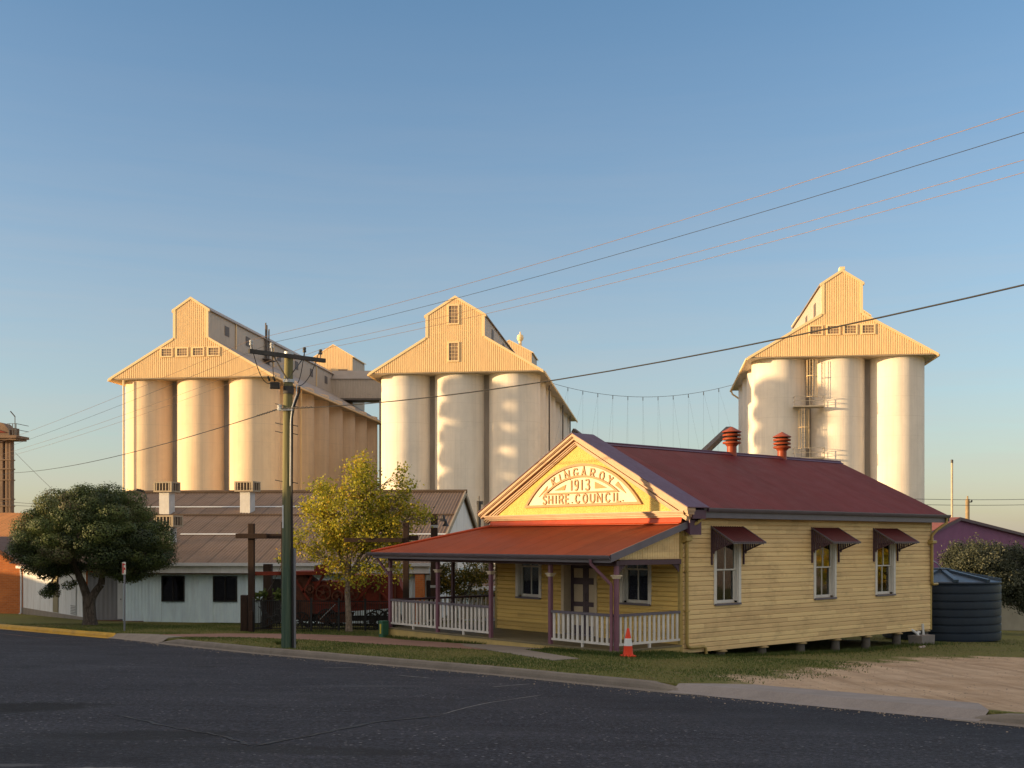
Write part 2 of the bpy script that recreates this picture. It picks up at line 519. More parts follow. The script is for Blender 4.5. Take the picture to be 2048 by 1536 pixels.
def leaf(name, stops, trans=.35, rough=.55):
    t = NT(name)
    at_ = t.n('ShaderNodeAttribute'); at_.attribute_name = 'tone'
    col = t.ramp(at_.outputs['Fac'], stops)
    p = t.n('ShaderNodeBsdfPrincipled')
    t.l(col, p.inputs['Base Color']); p.inputs['Roughness'].default_value = rough; p.inputs['Specular IOR Level'].default_value = .25
    tl = t.n('ShaderNodeBsdfTranslucent'); t.l(col, tl.inputs[0])
    mx = t.n('ShaderNodeMixShader'); mx.inputs[0].default_value = trans
    t.l(p.outputs[0], mx.inputs[1]); t.l(tl.outputs[0], mx.inputs[2]); t.l(mx.outputs[0], t.out.inputs[0])
    return t.m
M['leaf_dark'] = leaf('leaf_dark', [(0, (.023, .036, .015)), (.35, (.056, .080, .026)), (.7, (.115, .150, .044)), (1, (.10, .074, .046))], .15)
M['leaf_yellow'] = leaf('leaf_yellow', [(0, (.13, .16, .022)), (.4, (.34, .33, .036)), (.75, (.64, .53, .055)), (1, (.60, .34, .045))], .45)
M['leaf_olive'] = leaf('leaf_olive', [(0, (.040, .048, .028)), (.5, (.088, .098, .060)), (1, (.16, .165, .115))], .2)
M['leaf_autumn'] = leaf('leaf_autumn', [(0, (.05, .055, .012)), (.5, (.12, .11, .02)), (1, (.36, .22, .03))], .4)
M['leaf_green'] = leaf('leaf_green', [(0, (.06, .09, .02)), (1, (.14, .19, .04))], .35)
M['grass_blade'] = leaf('grass_blade', [(0, (.045, .078, .016)), (.5, (.115, .14, .036)), (.8, (.21, .19, .065)), (1, (.31, .24, .10))], .3, .7)

# ------------------------------------------------------------------ camera, sun, sky
cam = bpy.data.cameras.new('camera')
co = bpy.data.objects.new('camera', cam); COL.objects.link(co)
co.location = (0, 0, EYE); co.rotation_euler = (rad(90), 0, 0)
cam.sensor_width = 36; cam.lens = F / 2048 * 36
cam.shift_y = (CY - 768) / 2048
cam.clip_end = 5000
SC.camera = co

SUN_AZ = rad(-101.0)            # direction towards the sun, clockwise from +Y
SUN_EL = rad(6.0)
sd = Vector((math.sin(SUN_AZ) * math.cos(SUN_EL), math.cos(SUN_AZ) * math.cos(SUN_EL), math.sin(SUN_EL)))
sun = bpy.data.lights.new('sun', 'SUN')
sun.energy = 3.8; sun.angle = rad(.55); sun.color = (1.0, .68, .34)
so = bpy.data.objects.new('sun', sun); COL.objects.link(so)
so.rotation_euler = (-sd).to_track_quat('-Z', 'Y').to_euler()
so.location = (-30, 0, 30)

wo = bpy.data.worlds.new('World'); SC.world = wo
wo.use_nodes = True
wt = wo.node_tree
bg = wt.nodes['Background']
sky = wt.nodes.new('ShaderNodeTexSky')
sky.sky_type = 'NISHITA'; sky.sun_disc = False
sky.sun_elevation = SUN_EL; sky.sun_rotation = SUN_AZ
sky.altitude = 400; sky.air_density = 1.0; sky.dust_density = 1.2; sky.ozone_density = 2.4
# unseen cloud layer added overhead as warm fill light for the shaded areas
def W(k, **kw):
    n = wt.nodes.new(k)
    for a, b in kw.items(): setattr(n, a, b)
    return n
def WM(op, a, b=0.0, c=None):
    n = W('ShaderNodeMath', operation=op)
    for i, v in enumerate((a, b, c)):
        if v is None: continue
        if isinstance(v, bpy.types.NodeSocket): wt.links.new(v, n.inputs[i])
        else: n.inputs[i].default_value = v
    return n.outputs[0]
wtc = W('ShaderNodeTexCoord'); wsp = W('ShaderNodeSeparateXYZ'); wt.links.new(wtc.outputs['Generated'], wsp.inputs[0])
zz = WM('ADD', WM('MAXIMUM', wsp.outputs[2], 0.0), .12)
wcb = W('ShaderNodeCombineXYZ'); wt.links.new(WM('DIVIDE', wsp.outputs[0], zz), wcb.inputs[0]); wt.links.new(WM('DIVIDE', wsp.outputs[1], zz), wcb.inputs[1])
wnz = W('ShaderNodeTexNoise'); wnz.inputs['Scale'].default_value = 1.6; wnz.inputs['Detail'].default_value = 7; wnz.inputs['Roughness'].default_value = .6; wnz.inputs['Distortion'].default_value = .5
wt.links.new(wcb.outputs[0], wnz.inputs['Vector'])
wmr = W('ShaderNodeMapRange', interpolation_type='SMOOTHSTEP'); wmr.inputs[1].default_value = .36; wmr.inputs[2].default_value = .60
wt.links.new(wnz.outputs['Fac'], wmr.inputs[0])
wel = W('ShaderNodeMapRange', interpolation_type='SMOOTHSTEP'); wel.inputs[1].default_value = .47; wel.inputs[2].default_value = .72
wt.links.new(wsp.outputs[2], wel.inputs[0])
wmx = W('ShaderNodeMix', data_type='RGBA')
web = W('ShaderNodeMapRange', interpolation_type='SMOOTHSTEP'); web.inputs[1].default_value = .12; web.inputs[2].default_value = .34
wt.links.new(wsp.outputs[2], web.inputs[0])
wbk = W('ShaderNodeMapRange', interpolation_type='SMOOTHSTEP'); wbk.inputs[1].default_value = .05; wbk.inputs[2].default_value = .5
wt.links.new(WM('MULTIPLY', wsp.outputs[1], -1.0), wbk.inputs[0])  # the added cloud reaches lower behind the viewer to brighten facing walls
wt.links.new(WM('MULTIPLY', wmr.outputs[0], WM('MULTIPLY', WM('MAXIMUM', wel.outputs[0], WM('MULTIPLY', web.outputs[0], wbk.outputs[0])), .9)), wmx.inputs[0])
wvl = W('ShaderNodeMapRange'); wvl.inputs[1].default_value = 0; wvl.inputs[2].default_value = .44; wvl.inputs[3].default_value = 1; wvl.inputs[4].default_value = 0
wt.links.new(wsp.outputs[2], wvl.inputs[0])
wv = W('ShaderNodeMix', data_type='RGBA')                 # thin pale veil towards the horizon
wz2 = W('ShaderNodeCombineXYZ'); wt.links.new(WM('ARCTAN2', wsp.outputs[0], wsp.outputs[1]), wz2.inputs[0]); wt.links.new(WM('MULTIPLY', wsp.outputs[2], 16.0), wz2.inputs[1])
wn2 = W('ShaderNodeTexNoise'); wn2.inputs['Scale'].default_value = 3.2; wn2.inputs['Detail'].default_value = 6; wn2.inputs['Roughness'].default_value = .62; wn2.inputs['Distortion'].default_value = .4
wt.links.new(wz2.outputs[0], wn2.inputs['Vector'])
wst = W('ShaderNodeMapRange'); wst.inputs[1].default_value = .35; wst.inputs[2].default_value = .70; wst.inputs[3].default_value = .40; wst.inputs[4].default_value = .62
wt.links.new(wn2.outputs['Fac'], wst.inputs[0])
wt.links.new(WM('MULTIPLY', WM('POWER', wvl.outputs[0], 1.25), wst.outputs[0]), wv.inputs[0])
wt.links.new(sky.outputs[0], wv.inputs[6]); wv.inputs[7].default_value = (2.1, 1.85, 1.7, 1)
wt.links.new(wv.outputs[2], wmx.inputs[6]); wmx.inputs[7].default_value = (4.6, 3.7, 2.75, 1)
wt.links.new(wmx.outputs[2], bg.inputs[0])
bg.inputs[1].default_value = .15
SC.view_settings.view_transform = 'Standard'; SC.view_settings.look = 'None'
SC.view_settings.gamma = 1; SC.view_settings.use_curve_mapping = False
SC.view_settings.exposure = 1.0
SC.cycles.max_bounces = 8; SC.cycles.transparent_max_bounces = 12

# ------------------------------------------------------------------ ground, road, kerb, paths
KP = [(-60, -15.6), (-23.2, -10.9), (-14.9, -9.9), (-6.1, -9.5), (2.6, -8.45), (6.65, -8.3), (13, -7.75), (60, -4.2)]
def yk(x):
    return float(np.interp(x, [p[0] for p in KP], [p[1] for p in KP]))

def gl(x, y, dz=0.0):
    X, Y = wld(x, y)
    return (X, Y, gz(X, Y) + dz)

def dirt_amount(x, y):
    """bare sandy ground of the parking area beside the hall"""
    if y < -7.55 and not (7.2 < x < 12.3): return 0.0
    edge = float(np.interp(y, [-8, -6.3, -5.3, -3, -.5, 2.5, 5, 7, 9, 12], [7.3, 6.7, 6.2, 6.0, 5.0, 4.6, 4.3, 5.0, 8.5, 40]))
    wob = .35 * math.sin(1.9 * y + .7) + .22 * math.sin(4.3 * y + 2 * x) + .15 * math.sin(3.1 * x + 1)
    return max(0.0, min(1.0, (x - edge + wob) / 2.3 + .36))

xs = sorted(set([-900, -500, -300, -180, -110, -80, -60, -48, -40, -34] + [round(-30 + .3 * i, 3) for i in range(160)] + [19, 22, 26, 32, 40, 50, 60, 80, 110, 180, 300, 500, 900]))
ws = [-60, -30, -16, -8, -4, -2, -.6, .12, .17] + [.19 + .3 * i for i in range(100)] + [32, 36, 42, 50, 60, 75, 90, 110, 140, 180, 250, 350, 500, 800, 1300, 2000]
g = MB(); dv = []
for x in xs:
    for w in ws:
        y = yk(x) + w
        g.v.append(gl(x, y, -.17 if w < .18 else 0.0))
        dv.append(dirt_amount(x, y) if w > .18 else 0)
nw = len(ws)
for i in range(len(xs) - 1):
    for j in range(nw - 1):
        a = i * nw + j
        g.f.append((a, a + nw, a + nw + 1, a + 1)); g.s.append(False)

def ground_mat():
    t = NT('dry_turf')
    at_ = t.n('ShaderNodeAttribute'); at_.attribute_name = 'dirt'
    fine = t.noise(26, 6, .75)
    mid = t.noise(1.3, 6, .7)
    gr = t.ramp(fine, [(.3, (.058, .072, .022)), (.52, (.15, .152, .046)), (.72, (.28, .235, .095))])
    gr = t.mix(t.math('MULTIPLY', t.ramp(mid, [(.48, (0, 0, 0)), (.7, (1, 1, 1))]), .65), gr, (.165, .115, .062))
    dt = t.ramp(t.noise(1.1, 8, .75, dist=.4), [(.25, (.34, .23, .14)), (.5, (.54, .39, .26)), (.75, (.66, .50, .35))])
    dt = t.mix(t.math('MULTIPLY', t.ramp(t.noise(.35, 5, .7), [(.5, (0, 0, 0)), (.65, (1, 1, 1))]), .5), dt, (.33, .19, .08))
    dt = t.mix(.35, dt, t.ramp(t.noise(60, 4, .8), [(.3, (.18, .12, .08)), (.7, (.58, .46, .34))]))
    rut = t.noise(.8, 6, .7, vec=t.mapped((3.2, .22, 1), (0, 0, rad(49.6 - 12))))
    dt = t.mix(.55, dt, t.mix(1.0, dt, t.ramp(rut, [(.32, (.42, .36, .32)), (.5, (.95, .95, .95)), (.7, (1.25, 1.22, 1.2))]), 'MULTIPLY'))
    br = t.math('ADD', at_.outputs['Fac'], t.math('MULTIPLY', t.math('SUBTRACT', t.noise(1.3, 9, .8), .5), 2.1))
    mk = t.ramp(br, [(.36, (0, 0, 0)), (.66, (1, 1, 1))])
    col = t.mix(mk, gr, dt)
    h = t.math('ADD', fine, t.math('MULTIPLY', t.noise(3, 5), .8))
    t.bsdf(col, .95, 0, .1, t.bump(h, .7, .05))
    return t.m
go = g.build('ground', ground_mat())
a_ = go.data.attributes.new('dirt', 'FLOAT', 'POINT'); a_.data.foreach_set('value', np.array(dv, dtype=np.float32))
tag(go, kind='structure')

def asphalt():
    t = NT('asphalt')
    st = t.n('ShaderNodeTexVoronoi'); st.inputs['Scale'].default_value = 70; t.l(t.mapped(), st.inputs['Vector'])
    c = t.ramp(st.outputs['Color'], [(.15, (.022, .020, .019)), (.6, (.050, .047, .047)), (.93, (.085, .078, .073)), (1, (.17, .165, .16))])
    big = t.noise(.28, 6, .65, dist=.4)
    c = t.mix(.75, c, t.ramp(big, [(.3, (.028, .025, .025)), (.55, (.050, .048, .050)), (.75, (.078, .074, .074))]))
    c = t.mix(.72, c, t.ramp(t.noise(18, 8, .9), [(.40, (.006, .007, .009)), (.47, (.020, .021, .027)), (.53, (.052, .053, .066)), (.60, (.125, .125, .145)), (.68, (.30, .295, .30))]))
    # loose pale chips gathered in patches
    v2 = t.n('ShaderNodeTexVoronoi'); v2.inputs['Scale'].default_value = 11; t.l(t.mapped((1, 1, 1)), v2.inputs['Vector'])
    chip = t.math('LESS_THAN', v2.outputs['Distance'], .21)
    where = t.ramp(t.noise(.5, 5, .7), [(.44, (.12, .12, .12)), (.60, (1, 1, 1))])
    sel = t.math('GREATER_THAN', t.math('FRACT', t.math('MULTIPLY', v2.outputs['Color'], 7.3)), .66)
    c = t.mix(t.math('MULTIPLY', t.math('MULTIPLY', chip, where), t.math('MULTIPLY', sel, .8)), c, (.34, .325, .31))
    oil = t.ramp(t.noise(.55, 6, .7, (1, 1, 1)), [(.58, (0, 0, 0)), (.70, (1, 1, 1))])
    c = t.mix(t.math('MULTIPLY', oil, .55), c, (.013, .013, .015))
    def blob(cx, cy, rx, ry, ang, soft, nz, amt):
        mp = t.n('ShaderNodeMapping', vector_type='TEXTURE'); mp.inputs['Location'].default_value = (cx, cy, 0); mp.inputs['Rotation'].default_value = (0, 0, ang); mp.inputs['Scale'].default_value = (rx, ry, 40)
        t.l(t.tc.outputs['Object'], mp.inputs['Vector'])
        ln = t.n('ShaderNodeVectorMath', operation='LENGTH'); t.l(mp.outputs[0], ln.inputs[0])
        d = t.math('ADD', ln.outputs['Value'], t.math('MULTIPLY', t.math('SUBTRACT', t.noise(nz, 7, .75), .5), amt))
        return t.ramp(d, [(1 - soft, (1, 1, 1)), (1, (0, 0, 0))])
    def px(x, y):
        dx, dz = (x - CX) / F, -(y - CY) / F; q = (EYE - 1.207 + .14) / (-.0174 * dx - .0433 - dz); return dx * q, q
    for (bx_, by_, rx_, ry_, an, so_, nz, am, cc, k_) in (
            (*px(205, 1545), .62, .34, .1, .25, 5, 1.1, (.30, .285, .27), .85), (*px(20, 1530), .35, .10, .1, .3, 6, 1.0, (.22, .21, .2), .6),
            (*px(30, 1415), 1.6, .75, .5, .35, 1.4, 1.3, (.012, .012, .012), .8), (*px(300, 1470), 1.5, .5, .2, .4, 1.5, 1.4, (.016, .016, .016), .7),
            (*px(620, 1500), 1.6, .42, -.1, .4, 1.6, 1.3, (.018, .018, .018), .65), (*px(720, 1372), 1.5, .25, .2, .5, 1.2, 1.2, (.10, .10, .105), .5),
            (*px(1750, 1440), 6.5, 2.1, -.62, .45, .5, .9, (.017, .018, .023), .55), (*px(60, 1500), 3.2, 1.3, .1, .5, .7, 1.1, (.015, .016, .019), .5)):
        c = t.mix(t.math('MULTIPLY', blob(bx_, by_, rx_, ry_, an, so_, nz, am), k_), c, cc)
    c = t.mix(1.0, c, (.74, .79, .88), 'MULTIPLY')
    # streaks drawn out along the traffic
    stz = t.noise(.9, 6, .7, vec=t.mapped((.16, 2.2, 1), (0, 0, rad(49.6))))
    c = t.mix(.55, c, t.mix(1.0, c, t.ramp(stz, [(.28, (.50, .50, .52)), (.5, (1, 1, 1)), (.72, (1.55, 1.5, 1.48))]), 'MULTIPLY'))
    h = t.math('ADD', st.outputs['Distance'], t.math('MULTIPLY', t.noise(120, 3), .5))
    rg = t.ramp(t.noise(.4, 5, .6), [(.3, (.72,) * 3), (.7, (.92,) * 3)])
    t.bsdf(c, rg, 0, .2, t.bump(h, .7, .012))
    return t.m
M['asphalt'] = asphalt()
r = MB(); rx = [-160, -90, -60, -40, -23.2, -14.9, -6.1, 2.6, 6.65, 13, 30, 60, 110]
rw = [-45, -24, -12, -5, -2, .06]
for x in rx:
    for w in rw: r.v.append(gl(x, yk(x) + w, -.14))
for i in range(len(rx) - 1):
    for j in range(len(rw) - 1):
        a = i * len(rw) + j
        r.f.append((a, a + len(rw), a + len(rw) + 1, a + 1)); r.s.append(False)
tag(r.build('road', M['asphalt']), kind='structure')

def road_pt(px, py, dz):
    d = ((px - CX) / F, 1.0, -(py - CY) / F)
    t = (EYE - 1.207 + .14) / (-.0174 * d[0] - .0433 * d[1] - d[2])
    return (d[0] * t, t, gz(d[0] * t, t) - .14 + dz)

M['tar'] = paint('tar', (.014, .014, .015), .55, .3, 5, .3, 50)
M['worn_mark'] = paint('worn_mark', (.16, .16, .16), .8, .4, 9)
M['pale_chips'] = paint('pale_chips', (.20, .195, .19), .9, .45, 14, .6, 70)
def strip(name, pts, wd, m, dz, jit=.0, kind='structure'):
    b = MB(); P = [Vector(road_pt(x, y, dz)) for x, y in pts]
    Q = []
    for i in range(len(P) - 1):
        for k in range(6): Q.append(P[i].lerp(P[i + 1], k / 6))
    Q.append(P[-1])
    vs = []
    for i, p in enumerate(Q):
        d = (Q[min(i + 1, len(Q) - 1)] - Q[max(i - 1, 0)]); n = Vector((-d.y, d.x, 0)).normalized()
        k = wd * (.6 + .8 * random.random()) * (1 if 0 < i < len(Q) - 1 else .2)
        o = n * random.uniform(-jit, jit)
        for e in (-1, 1):
            q = p + n * e * k / 2 + o
            vs.append((q.x, q.y, gz(q.x, q.y) - .14 + dz))
    b.add(vs, [(2 * i, 2 * i + 1, 2 * i + 3, 2 * i + 2) for i in range(len(Q) - 1)])
    return tag(b.build(name, m), kind=kind)
strip('road_crack', [(505, 1492), (640, 1468), (740, 1446), (880, 1431)], .07, M['tar'], .006, .03)
strip('road_crack', [(880, 1430), (960, 1409), (1085, 1390)], .03, M['worn_mark'], .006, .02)
strip('road_crack', [(230, 1430), (330, 1452), (430, 1470), (505, 1491)], .05, M['tar'], .006, .04)
for pts in ([(238, 1291), (274, 1290)], [(514, 1308), (562, 1309)], [(642, 1336), (712, 1335)], [(790, 1350), (866, 1357)], [(985, 1374), (1060, 1368)]):
    strip('worn_road_marking', pts, .06, M['worn_mark'], .004, .01)
strip('worn_road_marking', [(-60, 1262), (20, 1269), (92, 1277), (128, 1275)], .07, paint('worn_red', (.13, .07, .055), .8, .3, 8), .004, .02)

def kerb(name, x0, x1, m, t0=0, t1=0):
    b = MB(); n = max(2, int((x1 - x0) / .35)); prof = []
    for i in range(n + 1):
        x = x0 + (x1 - x0) * i / n
        h = .145
        if t0 and x - x0 < t0: h *= .12 + .88 * (x - x0) / t0
        if t1 and x1 - x < t1: h *= .12 + .88 * (x1 - x) / t1
        y = yk(x); jz = random.uniform(-.004, .004)
        for w, z in ((-.30, .006), (0, .012), (.015, h * .55), (.05, h - .012), (.075, h + jz), (.215, h + .006 + jz), (.23, -.03)):
            X, Y = wld(x, y + w); prof.append((X, Y, gz(X, Y) - .14 + z))
    m_ = 7
    f = []
    for i in range(n):
        for j in range(m_ - 1):
            a = i * m_ + j; f.append((a, a + m_, a + m_ + 1, a + 1))
    f += [tuple(range(m_)), tuple(n * m_ + k for k in range(m_ - 1, -1, -1))]
    b.add(prof, f)
    return tag(b.build(name, m), kind='structure')
def conc(name, c, joint=None):
    t = NT(name)
    col = t.ramp(t.noise(1.2, 7, .7), [(.25, k3(c, .68)), (.55, c), (.78, k3(c, 1.25))])
    col = t.mix(t.math('MULTIPLY', t.ramp(t.noise(.6, 6, .75, (1, 3, 1)), [(.5, (0, 0, 0)), (.7, (1, 1, 1))]), .45), col, k3(c, .5))
    col = t.mix(.25, col, t.ramp(t.noise(45, 4, .8), [(.3, k3(c, .5)), (.7, k3(c, 1.5))]))
    t.bsdf(col, .88, 0, .2, t.bump(t.noise(30, 5, .7), .35, .015))
    return t.m
M['kerb'] = conc('kerb_concrete', (.205, .178, .150))
M['kerb_yellow'] = paint('kerb_yellow', (.52, .30, .025), .6, .2, 3, dirt=((.16, .11, .05), .6))
M['path_pink'] = conc('path_pink', (.255, .150, .115))
M['path_grey'] = conc('path_grey', (.25, .215, .18))
M['apron'] = conc('apron', (.27, .24, .225))
kerb('kerb', -12.0, 7.5, M['kerb'], 1.0, 1.0)
kerb('kerb', 12.1, 40, M['kerb'], .8, 0)
kerb('kerb', -60, -15.1, M['kerb_yellow'], 0, .3)

def slab(name, pts, m, dz=.012, lo=None):
    """a flat paved sheet lying on the ground plane; lo lists corner indices that drop to the road"""
    top = [gl(x, y, (dz if not lo or i not in lo else -.115)) for i, (x, y) in enumerate(pts)]
    b = MB(); b.prism(top, (0, 0, -.09 if not lo else -.03))
    return tag(b.build(name, m), kind='structure')
PATH = [(-14.0, -9.35), (-12.6, -9.3), (-11.6, -7.2), (-9.6, -6.1), (-6.3, -5.45), (-3.02, -4.45), (-2.62, -3.2), (-2.6, -2.63), (-5.05, -2.63), (-6.2, -3.1), (-8.6, -3.35), (-10.9, -3.0), (-13.2, -4.3), (-14.2, -6.5)]
slab('footpath', PATH, M['path_pink'])
PATH2 = [(-3.0, -3.28), (.95, -4.75), (1.22, -5.85), (-3.0, -4.42)]
slab('concrete_path', PATH2, M['path_grey'], .017)
slab('entry_path', [(-5.0, -2.66), (-2.62, -2.66), (-2.62, -3.3), (-3.0, -4.38), (-4.6, -3.9), (-5.6, -3.25)], M['path_grey'], .021)
APR = [(7.0, yk(7.0) - .02), (12.5, yk(12.5) - .02), (11.96, -6.9), (7.75, -7.25)]
def apron(x0, x1, back, b0, b1, m):
    b = MB(); n = 14; vs = []
    for i in range(n + 1):
        u = i / n; x = x0 + (x1 - x0) * u; xb = b0 + (b1 - b0) * u
        for w, z in ((-.16, -.134), (.0, -.115), (.20, .006), (back * .5, .014), (back, .013), (back + .01, -.05)):
            t_ = max(0.0, (w - .2) / (back - .2)); xx = x + (xb - x) * t_
            vs.append(gl(xx, yk(xx) + w, z))
    b.add(vs, [(i * 6 + j, i * 6 + 6 + j, i * 6 + 7 + j, i * 6 + 1 + j) for i in range(n) for j in range(5)])
    return tag(b.build('driveway_apron', m), kind='structure')
apron(7.0, 12.5, 1.12, 7.9, 11.9, M['apron'])
apron(-15.3, -11.8, 1.0, -14.2, -12.4, M['path_grey'])

def inside(x, y, P):
    c = False; j = len(P) - 1
    for i in range(len(P)):
        if (P[i][1] > y) != (P[j][1] > y) and x < (P[j][0] - P[i][0]) * (y - P[i][1]) / (P[j][1] - P[i][1]) + P[i][0]: c = not c
        j = i
    return c

def patch(x, y):
    return math.sin(.9 * x + .4 * y) + math.sin(.5 * x - 1.1 * y + 2) + .7 * math.sin(1.9 * x + 1.3 * y)

def turf():
    Q, T = [], []
    n = 0
    def blade(x, y, h, tone):
        X, Y = wld(x, y)
        z = gz(X, Y)
        a = random.uniform(0, 6.283); w = random.uniform(.006, .013)
        ux, uy = math.cos(a) * w, math.sin(a) * w
        lx, ly = random.gauss(0, .45) * h, random.gauss(0, .45) * h
        Q.append(((X - ux, Y - uy, z), (X + ux, Y + uy, z), (X + lx + ux * .3, Y + ly + uy * .3, z + h), (X + lx - ux * .3, Y + ly - uy * .3, z + h)))
        T.append(tone)
    tries = 0
    while n < 62000 and tries < 400000:
        tries += 1
        x = random.uniform(-24, 13); 
        y = yk(x) + random.uniform(.24, 9.0) if random.random() < .8 else random.uniform(0, 20)
        if y < yk(x) + .24: continue
        if -10.5 < x < .02 and -2.6 < y < 13.4: continue
        if x < 0 and y > 3 and y < 13.3: continue
        if inside(x, y, PATH) or inside(x, y, PATH2): continue
        if -15.2 < x < -11.9 and y < -8.8: continue
        d = dirt_amount(x, y)
        if d > random.uniform(.05, .95): continue
        if x > 7 and y < -6.9 and x < 12.5: continue
        p = patch(x, y)
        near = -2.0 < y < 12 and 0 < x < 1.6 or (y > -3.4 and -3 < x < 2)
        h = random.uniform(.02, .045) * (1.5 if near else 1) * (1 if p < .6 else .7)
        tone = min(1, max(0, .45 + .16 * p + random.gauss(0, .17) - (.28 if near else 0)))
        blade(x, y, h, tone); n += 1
    # longer grass that the mower misses: along walls, posts, stumps
    for k in range(9000):
        s = random.random()
        if s < .42: x, y = random.gauss(.32, .2), random.uniform(-1.5, 13.4)
        elif s < .6: x, y = random.uniform(-2.4, .4), random.gauss(-2.78, .09)
        elif s < .72: x, y = random.uniform(-10.3, -5.2), random.gauss(-2.75, .07)
        elif s < .86: x, y = random.uniform(.05, .3), random.uniform(-2.6, .4)
        else:
            a = random.uniform(0, 6.28); x, y = -7.42 + .27 * math.cos(a), -8.0 + .27 * math.sin(a)
        blade(x, y, random.uniform(.03, .11), min(1, max(0, random.gauss(.25, .16))))
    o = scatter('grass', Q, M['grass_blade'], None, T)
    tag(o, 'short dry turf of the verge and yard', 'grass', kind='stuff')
turf()
def gravel():
    """loose stones on the bare ground and along the gutter"""
    vs, fs = [], []
    n = 0
    while n < 3200:
        if random.random() < .62:
            x, y = random.uniform(4, 15), random.uniform(-7.6, 9)
            if dirt_amount(x, y) < random.uniform(.2, .9) or (y < -6.9 and x < 12.4): continue
            dz = 0
        else:
            x = random.uniform(-14, 14); w = -abs(random.gauss(.05, .35)) - .02; y = yk(x) + w; dz = -.138
        X, Y = wld(x, y); z = gz(X, Y) + dz
        r = .006 + .012 * random.random() ** 2.5; a = random.uniform(0, 6.28); h = r * random.uniform(.5, 1)
        o = len(vs); k = 5
        for i in range(k):
            t_ = a + 6.283 * i / k; q = r * random.uniform(.75, 1.25); vs.append((X + q * math.cos(t_), Y + q * math.sin(t_), z))
        for i in range(k):
            t_ = a + 6.283 * i / k; q = r * .6; vs.append((X + q * math.cos(t_), Y + q * math.sin(t_), z + h))
        fs += [(o + i, o + (i + 1) % k, o + k + (i + 1) % k, o + k + i) for i in range(k)] + [tuple(o + k + i for i in range(k))]
        n += 1
    b = MB(); b.v, b.f, b.s = vs, fs, [False] * len(fs)
    tag(b.build('gravel', paint('gravel_stone', (.30, .24, .18), .9, .5, 7, bump=0)), 'loose stones on the bare yard and in the gutter', 'gravel', kind='stuff')
gravel()

# ------------------------------------------------------------------ the council hall (local x: along the front to the right, y: to the back)
RZ = math.atan2(RY, RX)
H = thing('council_hall', 'yellow weatherboard hall with red iron roof, verandah and lettered gable', 'building', (KX, KY, 0), RZ)
W_ = 7.92; L_ = 13.23; CXR = -3.96
def P(b, name, m, parent=H): return b.build(name, m, parent)

def wall_boards(b, axis, a0, a1, z0, z1, fixed, sign, holes, pitch=.132, lap=.026):
    """lapped weatherboards on the plane axis'=fixed, facing sign; holes = [(a0,a1,z0,z1)]"""
    k = 0; zb = z0
    while zb < z1 - .01:
        zt = min(zb + pitch, z1)
        zm = (zb + zt) / 2
        cuts = sorted([(h[0], h[1]) for h in holes if h[2] < zm < h[3]])
        iv = []; s = a0
        for c in cuts:
            if c[0] > s: iv.append((s, min(c[0], a1)))
            s = max(s, c[1])
        if s < a1: iv.append((s, a1))
        for (p, q) in iv:
            n = max(1, int((q - p) / 1.2))
            dz = [random.uniform(-.003, .003) for _ in range(n + 1)]
            da = [random.uniform(-.0025, .0035) for _ in range(n + 1)]
            for i in range(n):
                u, v = p + (q - p) * i / n, p + (q - p) * (i + 1) / n
                # chamferboard: slot behind the lower lip, flat face, chamfer and shadow gap at the top
                pr = [(-.03, 0, 0), (lap, 0, 1), (lap * .92, zt - zb - .042, .5), (.004, zt - zb - .013, 0), (-.03, zt - zb - .013, 0), (-.03, zt - zb, 0)]
                vs = []
                for w_, e in ((u, i), (v, i + 1)):
                    for d_, h_z, jt in pr:
                        dd = fixed + sign * (d_ + da[e] * jt); zz_ = zb + h_z + dz[e] * jt
                        vs.append((w_, dd, zz_) if axis == 'x' else (dd, w_, zz_))
                b.add(vs, [(q, q + 6, q + 7, q + 1) for q in range(5)])
        zb = zt; k += 1

SW = [(1.39, 2.60), (6.19, 7.41), (9.65, 10.88)]          # side windows, along y
FW = [(-6.91, -5.68), (-2.27, -1.05)]                     # front windows, along x
DR = (-4.75, -3.21)
b = MB()
wall_boards(b, 'y', .06, L_ - .06, -.24, 3.51, 0, 1, [(a + .03, c - .03, 1.03, 2.93) for a, c in SW])
P(b, 'side_wall', M['clap_side'])
b = MB()
wall_boards(b, 'x', -W_ + .06, -.06, .005, 3.30, 0, -1, [(a + .03, c - .03, 1.03, 2.75) for a, c in FW] + [(DR[0] + .03, DR[1] - .03, 0, 2.72)])
P(b, 'front_wall', M['clap_front'])
b = MB()
wall_boards(b, 'y', .06, L_ - .06, -.24, 3.51, -W_, -1, [])
P(b, 'far_side_wall', M['clap_side'])
b = MB()
wall_boards(b, 'x', -W_ + .06, -.06, -.24, 3.51, L_, 1, [])
b.prism([(-W_, L_ - .01, 3.52), (0, L_ - .01, 3.52), (CXR, L_ - .01, 5.68)], (0, .02, 0))
P(b, 'rear_wall', M['clap_side'])
for x, y in ((0, 0), (-W_, 0), (0, L_), (-W_, L_)):          # corner boards
    sx = 1 if x == 0 else -1; sy = -1 if y == 0 else 1
    b = MB()
    b.box(min(x - sx * .065, x + sx * .03), max(x - sx * .065, x + sx * .03), min(y - sy * .065, y + sy * .03), max(y - sy * .065, y + sy * .03), -.26, 3.50)
    P(b, 'corner_board', M['pipe_yellow'])
b = MB()                                                   # dark room behind the glass
b.box(-W_ + .12, -.14, .14, L_ - .12, .0, .02); b.box(-W_ + .12, -.14, .14, L_ - .12, 3.2, 3.22)
b.box(-W_ / 2 - .02, -W_ / 2 + .02, 1.5, L_ - .12, .02, 3.2)
P(b, 'room_lining', M['interior'])
b = MB(); b.box(-W_ + .05, -.05, .05, L_ - .05, -.17, -.02)
P(b, 'floor_frame', M['concrete_stump'])

